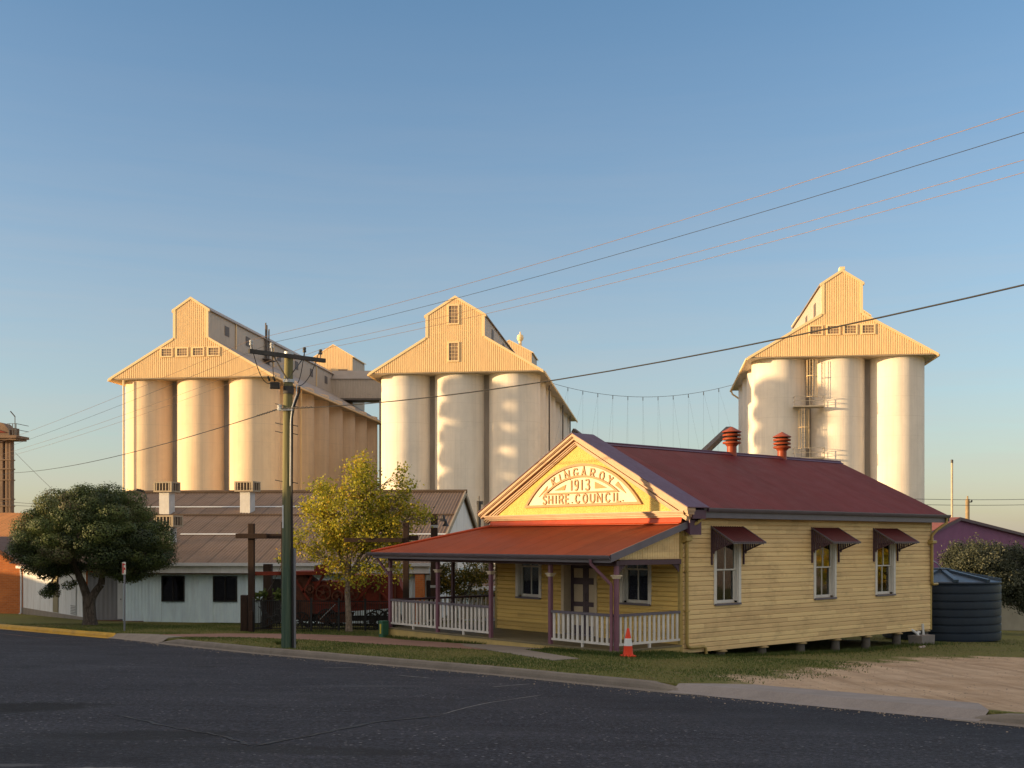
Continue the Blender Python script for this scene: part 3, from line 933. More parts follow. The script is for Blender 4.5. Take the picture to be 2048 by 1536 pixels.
def window(axis, a0, a1, zs, zh, rail, fixed, out, name='window', top_blind=False, curtain=True):
    """double-hung window: architrave, sill, two sashes, panes. out = outward unit on the wall normal axis"""
    def bx(b, u0, u1, d0, d1, z0, z1):
        d0, d1 = fixed + out * d0, fixed + out * d1
        d0, d1 = min(d0, d1), max(d0, d1)
        if axis == 'x': b.box(u0, u1, d0, d1, z0, z1)
        else: b.box(d0, d1, u0, u1, z0, z1)
    f = MB()
    for u0, u1 in ((a0, a0 + .115), (a1 - .115, a1)): bx(f, u0, u1, -.02, .045, zs - .02, zh)
    bx(f, a0 + .116, a1 - .116, -.02, .044, zh - .115, zh - .001)
    for u0, u1 in ((a0 + .116, a0 + .15), (a1 - .15, a1 - .116)): bx(f, u0, u1, -.13, .012, zs + .055, zh - .116)
    w = f.build(name, M['trim_white'], H)
    s = MB(); bx(s, a0 + .03, a1 - .03, -.1, .085, zs - .055, zs + .0); s.build('sill', M['grey_purple'], w)
    g0, g1 = a0 + .151, a1 - .151
    for nm, z0, z1, d in (('sash', zs + .002, rail + .02, -.085), ('sash', rail - .02, zh - .117, -.045)):
        q = MB(); m = (g0 + g1) / 2
        bx(q, g0, g0 + .05, d - .035, d, z0, z1); bx(q, g1 - .05, g1, d - .035, d, z0, z1)
        bx(q, g0 + .051, g1 - .051, d - .034, d - .001, z0 + .001, z0 + (.085 if z0 < rail - .1 else .04))
        bx(q, g0 + .051, g1 - .051, d - .034, d - .001, z1 - .045, z1 - .001)
        bx(q, m - .014, m + .014, d - .03, d - .003, z0 + (.086 if z0 < rail - .1 else .041), z1 - .046)
        q.build('sash', M['trim_white'], w)
        p = MB(); bx(p, g0 + .04, g1 - .04, d - .020, d - .014, z0 + .03, z1 - .03); p.build('pane', M['glass'], w)
    if top_blind:
        q = MB(); z = zh - .15
        while z > rail - .16:
            bx(q, g0 + .02, g1 - .02, -.150, -.135, z - .040, z - .004); z -= .045
        q.build('blind', M['blind'], w)
    if curtain:
        q = MB()
        for u0, u1 in ((g0 - .05, g0 + .22), (g1 - .22, g1 + .05)):
            vs = []; n = 10
            for i in range(n + 1):
                u = u0 + (u1 - u0) * i / n; d = fixed - out * (.24 + .02 * math.sin(i * 2.4))
                for z in (zs - .1, zh):
                    vs.append((u, d, z) if axis == 'x' else (d, u, z))
            q.add(vs, [(2 * i, 2 * i + 2, 2 * i + 3, 2 * i + 1) for i in range(n)], True)
        q.build('curtain', M['curtain'], w)
    return w
for i, (a, c) in enumerate(SW): window('y', a, c, 1.075, 2.95, 2.03, 0, 1, top_blind=(i == 0), curtain=(i != 2))
for a, c in FW: window('x', a, c, 1.075, 2.78, 2.045, 0, -1)
# double door in its recess
b = MB()
b.box(DR[0], DR[0] + .115, -.05, .0, .0, 2.74); b.box(DR[1] - .115, DR[1], -.05, .0, .0, 2.74); b.box(DR[0] + .116, DR[1] - .116, -.049, .0, 2.63, 2.739)
dw = P(b, 'door_frame', M['trim_cream'])
b = MB(); b.box(DR[0] + .06, DR[0] + .114, .001, .32, 0, 2.63); b.box(DR[1] - .114, DR[1] - .06, .001, .32, 0, 2.63); b.box(DR[0] + .115, DR[1] - .115, .002, .32, 2.6, 2.628)
b.build('reveal', M['trim_cream'], dw)
b = MB(); b.box(DR[0] + .05, DR[1] - .05, -.06, .3, .001, .025); b.build('threshold', M['grey_purple'], dw)
for s in (0, 1):
    d0 = DR[0] + .116 + s * .655; d1 = d0 + .652
    b = MB(); y = .25
    b.box(d0, d0 + .12, y, y + .045, .02, 2.59); b.box(d1 - .12, d1, y, y + .045, .02, 2.59)
    for z0, z1 in ((.02, .28), (.86, 1.0), (1.53, 1.73), (2.02, 2.14), (2.46, 2.59)): b.box(d0 + .121, d1 - .121, y + .001, y + .044, z0, z1)
    lf = P(b, 'door', M['door_purple'])
    for z0, z1 in ((.281, .859), (1.001, 1.529), (1.731, 2.019), (2.141, 2.459)):
        q = MB(); q.box(d0 + .122, d1 - .122, y + .015, y + .03, z0, z1); q.build('panel', M['trim_cream'], lf)
    if s:
        q = MB(); q.tube([(d0 + .06, y, 1.25), (d0 + .06, y - .06, 1.25), (d0 + .06, y - .06, 1.05), (d0 + .06, y, 1.05)], .012, 6); q.build('handle', M['hardware'], lf)
        q = MB(); q.box(d0 + .40, d0 + .52, y - .012, y - .001, 1.585, 1.66); q.build('plate', M['hardware'], lf)

# main roof
EZ, RZ_ = 3.73, 5.84
slope = math.hypot(4.41, RZ_ - EZ)
b = MB()
for sx in (1, -1):
    B = Vector((sx * 4.41, 0, EZ - RZ_)).normalized(); N = Vector((sx * (RZ_ - EZ), 0, 4.41)).normalized()
    b.corr((CXR, .28, RZ_), (0, 1, 0), B, N, 13.42, lambda a: 0, lambda a: slope, .076 * 1.5, .010)
rf = P(b, 'roof', M['roof_red'])
b = MB()
for sx in (1, -1):
    B = Vector((sx * 4.41, 0, EZ - RZ_)).normalized(); N = Vector((sx * (RZ_ - EZ), 0, 4.41)).normalized()
    p = Vector((CXR, .3, RZ_)) + N * .016
    b.prism([p, p + B * .17, p + B * .17 + N * .006, p + N * .006], (0, 13.42, 0))
b.tube([(CXR, .3, RZ_ + .03), (CXR, 13.72, RZ_ + .03)], .03, 8)
b.build('ridge_cap', M['parapet_cap'], rf)
b = MB()
for yy in (13.68,):
    for sx in (1, -1):
        b.prism([(CXR, yy, RZ_ - .03), (CXR + sx * 4.40, yy, EZ - .03), (CXR + sx * 4.40, yy, EZ - .21), (CXR, yy, RZ_ - .21)], (0, .03, 0))
P(b, 'bargeboard', M['grey_purple'])
b = MB()                                                    # boxed eaves, fascia
b.box(.34, .365, .35, 13.66, 3.49, 3.665); b.box(.005, .339, .35, 13.64, 3.512, 3.53)
P(b, 'fascia', M['grey_purple']); b = MB()
b.box(-W_ - .365, -W_ - .34, .35, 13.66, 3.49, 3.665); b.box(-W_ - .339, -W_ - .005, .35, 13.64, 3.512, 3.53)
P(b, 'fascia', M['grey_purple'])
def gutter(pts_y, x, z, sx, name='gutter', par=H):
    """ogee gutter running along y"""
    pr = [(0, .0), (0, -.095), (.075, -.10), (.11, -.055), (.125, -.012), (.125, .008), (.115, .008), (.105, -.02), (.07, -.085), (.012, -.085), (.012, 0)]
    q = MB(); q.prism([(x + sx * u, pts_y[0], z + w) for u, w in pr], (0, pts_y[1] - pts_y[0], 0)); return q.build(name, M['grey_purple'], par)
gutter((.42, 13.74), .368, 3.755, 1); gutter((.42, 13.74), -W_ - .368, 3.755, -1)

# pediment (parapet gable) with raking cornice
HS, ZA, ZE = 4.50, 6.09, 3.77                               # half span, apex, eave of the outer rake
def rake(b, t0, t1, y0, y1, hs=HS):
    """strip following the rake between vertical offsets t0 > t1 below the outer line"""
    for sx in (1, -1):
        p = [(CXR, y0, ZA - t0), (CXR + sx * hs, y0, ZE - t0), (CXR + sx * hs, y0, ZE - t1), (CXR, y0, ZA - t1)]
        b.prism(p, (0, y1 - y0, 0))
b = MB()
sl = (ZA - ZE) / HS
hb = (ZA - .34 - 3.60) / sl
b.prism([(CXR - hb, -.10, 3.60), (CXR + hb, -.10, 3.60), (CXR, -.10, ZA - .34)], (0, .16, 0))
pd = P(b, 'pediment', M['roughcast'])
b = MB()
rake(b, .02, .10, -.34, .0); rake(b, .10, .125, -.31, .0, HS - .01); rake(b, .125, .20, -.27, .0, HS - .04)
rake(b, .20, .255, -.17, .0, HS - .10); rake(b, .255, .285, -.22, .0, HS - .13); rake(b, .285, .335, -.185, -.0, HS - .16); rake(b, .335, .365, -.155, -.05, HS - .2)
b.build('raking_cornice', M['cornice'], pd)
b = MB()
rake(b, -.005, .018, -.37, .56, HS + .03)
for sx in (1, -1):                                           # lap of the capping down onto the roof
    b.prism([(CXR, .561, ZA), (CXR + sx * HS, .561, ZE), (CXR + sx * HS, .561, ZE - .12), (CXR, .561, ZA - .22)], (0, .012, 0))
b.build('capping', M['parapet_cap'], pd)
b = MB()
rake(b, .34, .75, .06, .54, 4.25)
b.build('parapet_back', M['parapet_cap'], pd)
b = MB()
b.box(-8.30, .36, -.30, .0, 3.635, 3.675); b.box(-8.26, .33, -.255, .0, 3.60, 3.634); b.box(-8.22, .30, -.215, .0, 3.55, 3.599); b.box(-8.18, .27, -.165, .0, 3.50, 3.549)
b.build('base_cornice', M['cornice'], pd)
for x0, x1 in ((-8.44, -8.20), (.24, .47)):
    b = MB(); b.box(x0, x1, -.02, .52, 3.46, 3.70); b.build('cornice_return', M['parapet_cap'], pd)

# fan-shaped sign
SX, SZ, RO = -3.82, 2.045, 3.09
def arc(cx, cz, r, zc, n=48):
    t = math.acos((zc - cz) / r)
    return [(cx + r * math.sin(-t + 2 * t * i / n), cz + r * math.cos(-t + 2 * t * i / n)) for i in range(n + 1)]
oa = arc(SX, SZ, RO, 3.93)
b = MB(); b.prism([(x, -.125, z) for x, z in oa], (0, .02, 0))
sg = P(b, 'sign_panel', M['sign_cream'])
def band(b, pts, w, y0, y1):
    """mitred ribbon in the x-z plane"""
    V = [Vector((x, z)) for x, z in pts]; n = len(V)
    closed = (V[0] - V[-1]).length < 1e-6
    if closed: V = V[:-1]; n -= 1
    L, R_ = [], []
    for i in range(n):
        a = V[i - 1] if (i or closed) else None
        c = V[(i + 1) % n] if (i < n - 1 or closed) else None
        d1 = (V[i] - a).normalized() if a is not None else None
        d2 = (c - V[i]).normalized() if c is not None else None
        d1 = d1 or d2; d2 = d2 or d1
        t = (d1 + d2)
        t = t.normalized() if t.length > 1e-6 else d1
        nn = Vector((-t.y, t.x)); k = w / 2 / max(.35, nn.dot(Vector((-d1.y, d1.x))))
        L.append(V[i] + nn * k); R_.append(V[i] - nn * k)
    vs = []
    for i in range(n):
        vs += [(L[i].x, y0, L[i].y), (R_[i].x, y0, R_[i].y), (R_[i].x, y1, R_[i].y), (L[i].x, y1, L[i].y)]
    fs = []
    for i in range(n if closed else n - 1):
        a, c = 4 * i, 4 * ((i + 1) % n)
        fs += [(a + k, c + k, c + (k + 1) % 4, a + (k + 1) % 4) for k in range(4)]
    if not closed: fs += [(0, 1, 2, 3), (4 * n - 1, 4 * n - 2, 4 * n - 3, 4 * n - 4)]
    b.add(vs, fs)
b = MB(); band(b, oa + [oa[0]], .075, -.175, -.10)
ia = arc(SX, 2.10, 2.69, 4.30, 36)
band(b, ia + [ia[0]], .06, -.172, -.12)
b.build('sign_moulding', M['sign_tan'], sg)
GL = {
 'K': ([[(0, 0), (0, 1)], [(.95, 1), (.04, .42)], [(.22, .56), (1, 0)]], .62),
 'I': ([[(.5, 0), (.5, 1)]], .16),
 'N': ([[(0, 0), (0, 1), (1, 0), (1, 1)]], .66),
 'G': ([[(.98, .80), (.80, .96), (.5, 1), (.18, .88), (0, .5), (.18, .12), (.5, 0), (.85, .10), (1, .42), (.58, .42)]], .66),
 'A': ([[(0, 0), (.5, 1), (1, 0)], [(.2, .34), (.8, .34)]], .66),
 'R': ([[(0, 0), (0, 1), (.65, 1), (.95, .86), (.95, .66), (.65, .50), (.05, .50)], [(.5, .5), (1, 0)]], .6),
 'O': ([[(.5, 1), (.85, .88), (1, .5), (.85, .12), (.5, 0), (.15, .12), (0, .5), (.15, .88), (.5, 1)]], .66),
 'Y': ([[(0, 1), (.5, .48), (1, 1)], [(.5, .48), (.5, 0)]], .66),
 'S': ([[(.92, .82), (.72, .97), (.4, 1), (.1, .86), (.1, .66), (.4, .53), (.75, .42), (.95, .26), (.82, .06), (.5, 0), (.2, .03), (.02, .18)]], .56),
 'H': ([[(0, 0), (0, 1)], [(1, 0), (1, 1)], [(0, .5), (1, .5)]], .62),
 'E': ([[(1, 1), (0, 1), (0, 0), (1, 0)], [(0, .52), (.8, .52)]], .5),
 'C': ([[(.98, .80), (.80, .96), (.5, 1), (.18, .88), (0, .5), (.18, .12), (.5, 0), (.82, .06), (1, .22)]], .64),
 'U': ([[(0, 1), (0, .25), (.2, .05), (.5, 0), (.8, .05), (1, .25), (1, 1)]], .62),
 'L': ([[(0, 1), (0, 0), (1, 0)]], .5),
 '.': ([[(.5, 0), (.5, .14)]], .12),
 '1': ([[(.5, 0), (.5, 1)]], .14),
 '9': ([[(.9, .62), (.68, .44), (.35, .44), (.08, .6), (.08, .84), (.35, 1), (.7, .98), (.92, .8), (.92, .5), (.8, .2), (.5, .02), (.15, .06)]], .5),
 '3': ([[(.05, .9), (.35, 1), (.75, .97), (.9, .78), (.75, .58), (.42, .53)], [(.42, .53), (.8, .45), (.98, .25), (.8, .05), (.4, 0), (.02, .12)]], .5),
}
def letter(b, ch, cx, cz, h, ang=0, sw=.042, y=-.155):
    st, w = GL[ch]; w *= h * 1.1
    for k, pl in enumerate(st):
        pts = []
        for u, v in pl:
            px, pz = (u - .5) * w, (v - .5) * h
            pts.append((cx + px * math.cos(ang) + pz * math.sin(ang), cz - px * math.sin(ang) + pz * math.cos(ang)))
        band(b, pts, sw, y - .003 * k, -.122)
for i, ch in enumerate('KINGAROY'):
    a = rad([-23.7, -17.9, -11.4, -4.0, 3.1, 10.7, 18.6, 26.0][i])
    b = MB(); letter(b, ch, SX + 2.865 * math.sin(a), SZ + 2.865 * math.cos(a), .25, a); b.build('letter', M['sign_tan'], sg)
for x, ch in zip((-4.194, -3.982, -3.745, -3.505), '1913'):
    b = MB(); letter(b, ch, x, 4.525, .315, 0); b.build('numeral', M['sign_tan'], sg)
xs_ = [-5.402, -5.133, -4.891, -4.655, -4.387, -4.17, -3.931, -3.605, -3.296, -2.995, -2.663, -2.415, -2.205, -2.05]
for x, ch in zip(xs_, 'SHIRE.COUNCIL.'):
    b = MB(); letter(b, ch, x, 4.12, .255, 0); b.build('full_stop' if ch == '.' else 'letter', M['sign_tan'], sg)
M['sign_wedge'] = paint('sign_wedge', (.62, .26, .10), .6, .08, bump=0)
def tri(p):
    b = MB(); b.prism([(x, -.148, z) for x, z in p], (0, .025, 0)); b.build('wedge', M['sign_wedge'], sg)
tri([(-4.95, 4.40), (-4.50, 4.395), (-4.44, 4.56)]); tri([(-2.70, 4.41), (-3.19, 4.40), (-3.19, 4.60)])
tri([(-5.68, 4.22), (-5.31, 4.44), (-5.28, 4.55)]); tri([(-1.92, 4.22), (-2.36, 4.47), (-2.25, 4.57)])

# verandah
VZ0, VZ1, VR = 3.335, 2.475, 2.90
vsl = math.hypot(VR, VZ0 - VZ1)
b = MB()
B = Vector((0, -VR, VZ1 - VZ0)).normalized(); N = Vector((0, -(VZ0 - VZ1), VR)).normalized()
xh = -W_ - .02
def vb0(a):
    x = -10.90 + a
    return 0 if x >= xh else (xh - x) / VR * vsl
b.corr((-10.90, -.06, VZ0), (1, 0, 0), B, N, 11.10, vb0, lambda a: vsl, .076, .010, brk=(xh + 10.90,))
vr = P(b, 'verandah_roof', M['roof_red_front'])
b = MB()
B = Vector((-VR, 0, VZ1 - VZ0)).normalized(); N = Vector((-(VZ0 - VZ1), 0, VR)).normalized()
def vb1(a):
    y = -2.96 + a
    return 0 if y >= -.06 else (-.06 - y) / VR * vsl
b.corr((xh, -2.96, VZ0), (0, 1, 0), B, N, 9.3, vb1, lambda a: vsl, .076, .010, brk=(2.9,))
b.build('side_sheets', M['roof_red'], vr)
b = MB()
b.tube([(xh, -.06, VZ0 + .03), (xh - VR, -.06 - VR, VZ1 + .03)], .045, 8)
b.build('hip_cap', M['flash_red'], vr)
b = MB(); b.prism([(-8.1, -.09, 3.51), (-8.1, -.135, 3.35), (-8.1, -.25, 3.318), (-8.1, -.25, 3.326), (-8.1, -.145, 3.362), (-8.1, -.102, 3.51)], (8.25, 0, 0))
b.build('flashing', M['flash_red'], vr)
# gutter and fascia of the verandah
pr = [(0, .0), (0, -.095), (-.075, -.10), (-.11, -.055), (-.125, -.012), (-.125, .008), (-.115, .008), (-.105, -.02), (-.07, -.085), (-.012, -.085), (-.012, 0)]
b = MB(); b.prism([(-11.02, -2.90 + u, 2.472 + w) for u, w in pr], (11.24, 0, 0)); P(b, 'gutter', M['grey_purple'])
b = MB(); b.prism([(-10.90 + u, -2.98, 2.472 + w) for u, w in pr], (0, 9.3, 0)); P(b, 'gutter', M['grey_purple'])
b = MB(); b.box(-10.80, .18, -2.898, -2.87, 2.285, 2.44); P(b, 'verandah_fascia', M['grey_purple'])
b = MB(); b.box(-10.898, -10.87, -2.86, 6.3, 2.285, 2.44); P(b, 'verandah_fascia', M['grey_purple'])
b = MB()                                                     # sloping barge board at the open end
b.prism([(.185, -2.92, 2.30), (.185, .16, 3.23), (.185, .16, 3.42), (.185, -2.92, 2.50)], (.035, 0, 0))
P(b, 'verandah_barge', M['grey_purple'])
b = MB()
n = 24
b.prism([(-.03, -2.42, 2.36), (-.03, -.04, 2.36), (-.03, -.04, 3.20), (-.03, -2.42, 2.45)], (.03, 0, 0))
for i in range(n):
    y = -2.40 + 2.34 * i / n; zt = 2.45 + (y + 2.42) / 2.38 * .75
    b.box(.0, .008, y + .006, y + .09, 2.362, zt - .006)
P(b, 'end_infill', M['clap_side'])
b = MB()
b.box(-10.46, .06, -2.56, -2.44, 2.20, 2.33); b.box(-.06, .06, -2.43, -.03, 2.22, 2.35); b.box(-10.46, -10.34, -2.43, 6.2, 2.20, 2.33)
P(b, 'verandah_beam', M['dark_purple'])
b = MB()                                                     # ceiling under the iron
b.poly([(-10.6, -2.6, 2.42), (.0, -2.6, 2.42), (.0, -.05, 3.18), (-7.95, -.05, 3.18)])
P(b, 'verandah_ceiling', M['trim_cream'])
b = MB()
for i in range(26):
    b.box(-10.47 + .1, .05, -2.60 + i * .1005, -2.60 + i * .1005 + .097, -.045, 0)
for i in range(26):
    b.box(-10.47 + i * .0985, -10.47 + i * .0985 + .095, .02, 6.2, -.045, 0)
P(b, 'deck', M['deck'])
b = MB(); b.box(-10.46, .04, -2.585, -2.555, -.30, -.05); b.box(-.0, .03, -2.55, -.04, -.14, -.05); b.box(-.0, .028, -2.55, -.04, -.275, -.15)
b.box(-10.46, -10.43, -2.55, 6.2, -.42, -.05)
P(b, 'deck_fascia', M['deck_fascia'])
for x in (-10.3, -7.7, -5.1, -2.5, -.1):
    for y in (-2.4, -1.2):
        b = MB(); b.box(x - .1, x + .1, y - .1, y + .1, -.9, -.05); P(b, 'deck_stump', M['concrete_stump'])

POST = [(-10.40, -2.50), (-7.77, -2.50), (-5.15, -2.50), (-2.54, -2.50), (0.0, -2.50), (-10.40, .10), (-10.40, 2.7), (-10.40, 5.3)]
for i, (x, y) in enumerate(POST):
    b = MB(); b.bbox(x - .055, x + .055, y - .055, y + .055, -.10 if i != 4 else -.16, 2.20, .012)
    m = M['mauve'] if i < 5 else M['dark_purple']
    p = P(b, 'verandah_post', m)
    if i < 5:
        b = MB(); b.box(x - .085, x + .085, y - .085, y + .085, 1.905, 1.935); b.box(x - .11, x + .11, y - .11, y + .11, 1.935, 1.965); b.box(x - .075, x + .075, y - .075, y + .075, 1.87, 1.904)
        b.build('capital', M['trim_cream'], p)
b = MB(); b.beam((-10.40, -2.55, 1.72), (-10.86, -2.72, 2.28), .06, .06); P(b, 'brace', M['mauve'])
for k, (y0, s) in enumerate(((-.06, -1), (-2.43, 1))):       # little fretwork brackets of the open end
    b = MB()
    for q in range(5):
        b.box(-.012 - .001 * k, .012, min(y0 + s * q * .055, y0 + s * (q * .055 + .042)), max(y0 + s * q * .055, y0 + s * (q * .055 + .042)), 2.21 - .20 * (1 - q / 5) ** 1.4, 2.22)
    P(b, 'fret_bracket', M['fret'])

def balustrade(p, q, n, foot=True, dark=False):
    """rail, bottom rail and flat pickets between two deck points"""
    p, q = Vector((p[0], p[1], 0)), Vector((q[0], q[1], 0)); d = (q - p)
    b = MB(); b.beam(p + Vector((0, 0, .905)), q + Vector((0, 0, .905)), .085, .07)
    r = P(b, 'balustrade', M['dark_purple'] if dark else M['grey_purple'])
    b = MB(); b.beam(p + Vector((0, 0, .145)), q + Vector((0, 0, .145)), .055, .06)
    if foot:
        m = p.lerp(q, .5); b.beam(m + Vector((0, 0, .0)), m + Vector((0, 0, .114)), .06, .06)
    b.build('bottom_rail', M['trim_white'], r)
    u = d.normalized()
    for i in range(n):
        c = p.lerp(q, (i + .5) / n) + u * random.uniform(-.006, .006)
        b = MB(); b.beam(c + Vector((0, 0, .176)), c + Vector((0, 0, .869)), .075, .032, up=(-u.y, u.x, 0))
        b.build('picket', M['trim_white'], r)
    return r
for i in (0, 1, 3): balustrade((POST[i][0] + .056, -2.5), (POST[i + 1][0] - .056, -2.5), 13)
balustrade((0, -2.444), (0, -.04), 13)
balustrade((-10.4, -2.444), (-10.4, .045), 13, dark=True); balustrade((-10.4, .156), (-10.4, 2.64), 13, dark=True); balustrade((-10.4, 2.76), (-10.4, 5.24), 13, dark=True)

# downpipes
b = MB(); b.tube([(-.50, -2.95, 2.38), (-.50, -2.95, 2.26), (-.10, -2.60, 1.72), (-.10, -2.59, 1.60), (-.10, -2.59, .02), (-.10, -2.64, -.10), (-.14, -2.78, -.16)], .045, 10); P(b, 'downpipe', M['mauve'])
b = MB(); b.tube([(.40, .52, 3.66), (.40, .50, 3.50), (.33, .34, 3.36), (.12, .17, 3.22), (.10, .16, 3.12), (.10, .16, .03), (.10, .20, -.05), (.10, .30, -.09), (.10, .86, -.09), (.10, .94, -.13), (.10, .97, -.30)], .048, 10)
dp = P(b, 'downpipe', M['pipe_yellow'])
b = MB(); b.prism([(-.02, .02, 2.78), (.21, .02, 2.86), (.21, .02, 2.98), (-.02, .02, 3.0)], (0, .24, 0)); b.build('rain_head', M['pipe_yellow'], dp)
b = MB()
for z in (2.0, .9): b.box(.01, .155, .10, .22, z, z + .03)
b.build('clip', M['pipe_yellow'], dp)
b = MB(); b.tube([(.40, 13.60, 3.66), (.40, 13.58, 3.48), (.20, 13.30, 3.25), (.10, 13.15, 3.05), (.10, 13.14, 2.9), (.10, 13.14, 1.42), (.10, 13.20, 1.34), (.10, 13.5, 1.34)], .048, 10)
dp = P(b, 'downpipe', M['pipe_yellow'])
b = MB(); b.prism([(-.02, 13.0, 2.70), (.21, 13.0, 2.78), (.21, 13.0, 2.86), (-.02, 13.0, 2.9)], (0, .28, 0)); b.build('rain_head', M['pipe_yellow'], dp)

# window hoods
for a, c in SW:
    y0, y1 = a - .13, c + .12
    b = MB(); B = Vector((.82, 0, -.46)).normalized(); N = Vector((.46, 0, .82)).normalized()
    b.corr((.03, y0, 3.27), (0, 1, 0), B, N, y1 - y0, lambda q: 0, lambda q: .94, .105, .012)
    aw = P(b, 'window_hood', M['awning_red'])
    b = MB()
    b.box(.80, .835, y0 - .01, y1 + .01, 2.775, 2.835)
    for y in (y0, y1 - .03): b.prism([(.02, y, 3.285), (.82, y, 2.838), (.82, y, 2.79), (.02, y, 3.235)], (0, .03, 0))
    b.build('hood_frame', M['grey_purple'], aw)
    for y in (y0 + .002, y1 - .032):
        b = MB()
        b.box(.022, .082, y, y + .03, 2.17, 3.234)
        for k in range(9):
            x = .105 + k * .078
            zt = 3.235 - (x - .02) * .556 - .03
            zb = 2.50 + .30 * (k / 8) ** .6 + (.03 if k % 2 else 0)
            zb = min(zb, zt - .04)
            b.prism([(x, y + .004, zt), (x + .056, y + .004, zt - .03), (x + .056, y + .004, zb + .02), (x + .028, y + .004, zb - .02), (x, y + .004, zb)], (0, .02, 0))
        b.beam((.083, y + .015, 2.55), (.74, y + .015, 2.80), .012, .045)
        b.build('bracket', M['fret'], aw)

# stumps with ant caps, along the side and inside the footprint
for y in (.2, 1.85, 3.77, 5.7, 7.57, 9.33, 11.2, 13.0):
    for x in (-.12, -W_ / 2, -W_ + .12):
        X, Y = wld(x, y); zg = gz(X, Y)
        b = MB(); b.lathe([(0, zg - .2), (.15, zg - .2), (.135, -.285), (0, -.285)], 14, (x, y, 0), True)
        s = P(b, 'stump', M['concrete_stump'])
        b = MB(); b.lathe([(.21, -.305), (.215, -.29), (.15, -.245), (0, -.242)], 14, (x, y, 0), True); b.build('ant_cap', M['ant_cap'], s)

# roof ventilators
for y in (7.2, 10.05):
    c = (CXR, y, RZ_ - .05)
    b = MB(); b.lathe([(.19, -.08), (.165, .08), (.165, .30), (.25, .40)], 20, c)
    v = P(b, 'roof_ventilator', M['vent_red'])
    for k in range(3):
        z = .40 + k * .13
        b = MB(); b.lathe([(.20, z + .055), (.305, z - .005), (.315, z + .045), (.285, z + .065), (.20, z + .085)], 20, c); b.build('louvre_ring', M['vent_red'], v)
    b = MB(); b.lathe([(.2, .38), (.2, .82)], 16, c); b.build('core', M['interior'], v)
    b = MB(); b.lathe([(.30, .775), (.335, .79), (.33, .81), (.02, .98), (0, .98)], 20, c); b.build('cowl', M['vent_red'], v)

# ------------------------------------------------------------------ grain silos
SR = Vector((.992, -.127, 0)); SD = Vector((.127, .992, 0))
SRZ = math.atan2(-.127, .992)

def gable_house(b, hw, zb, ze, zp, y0, y1, pitch=.26, amp=.035, ridge='y', clad_back=True):
    pass

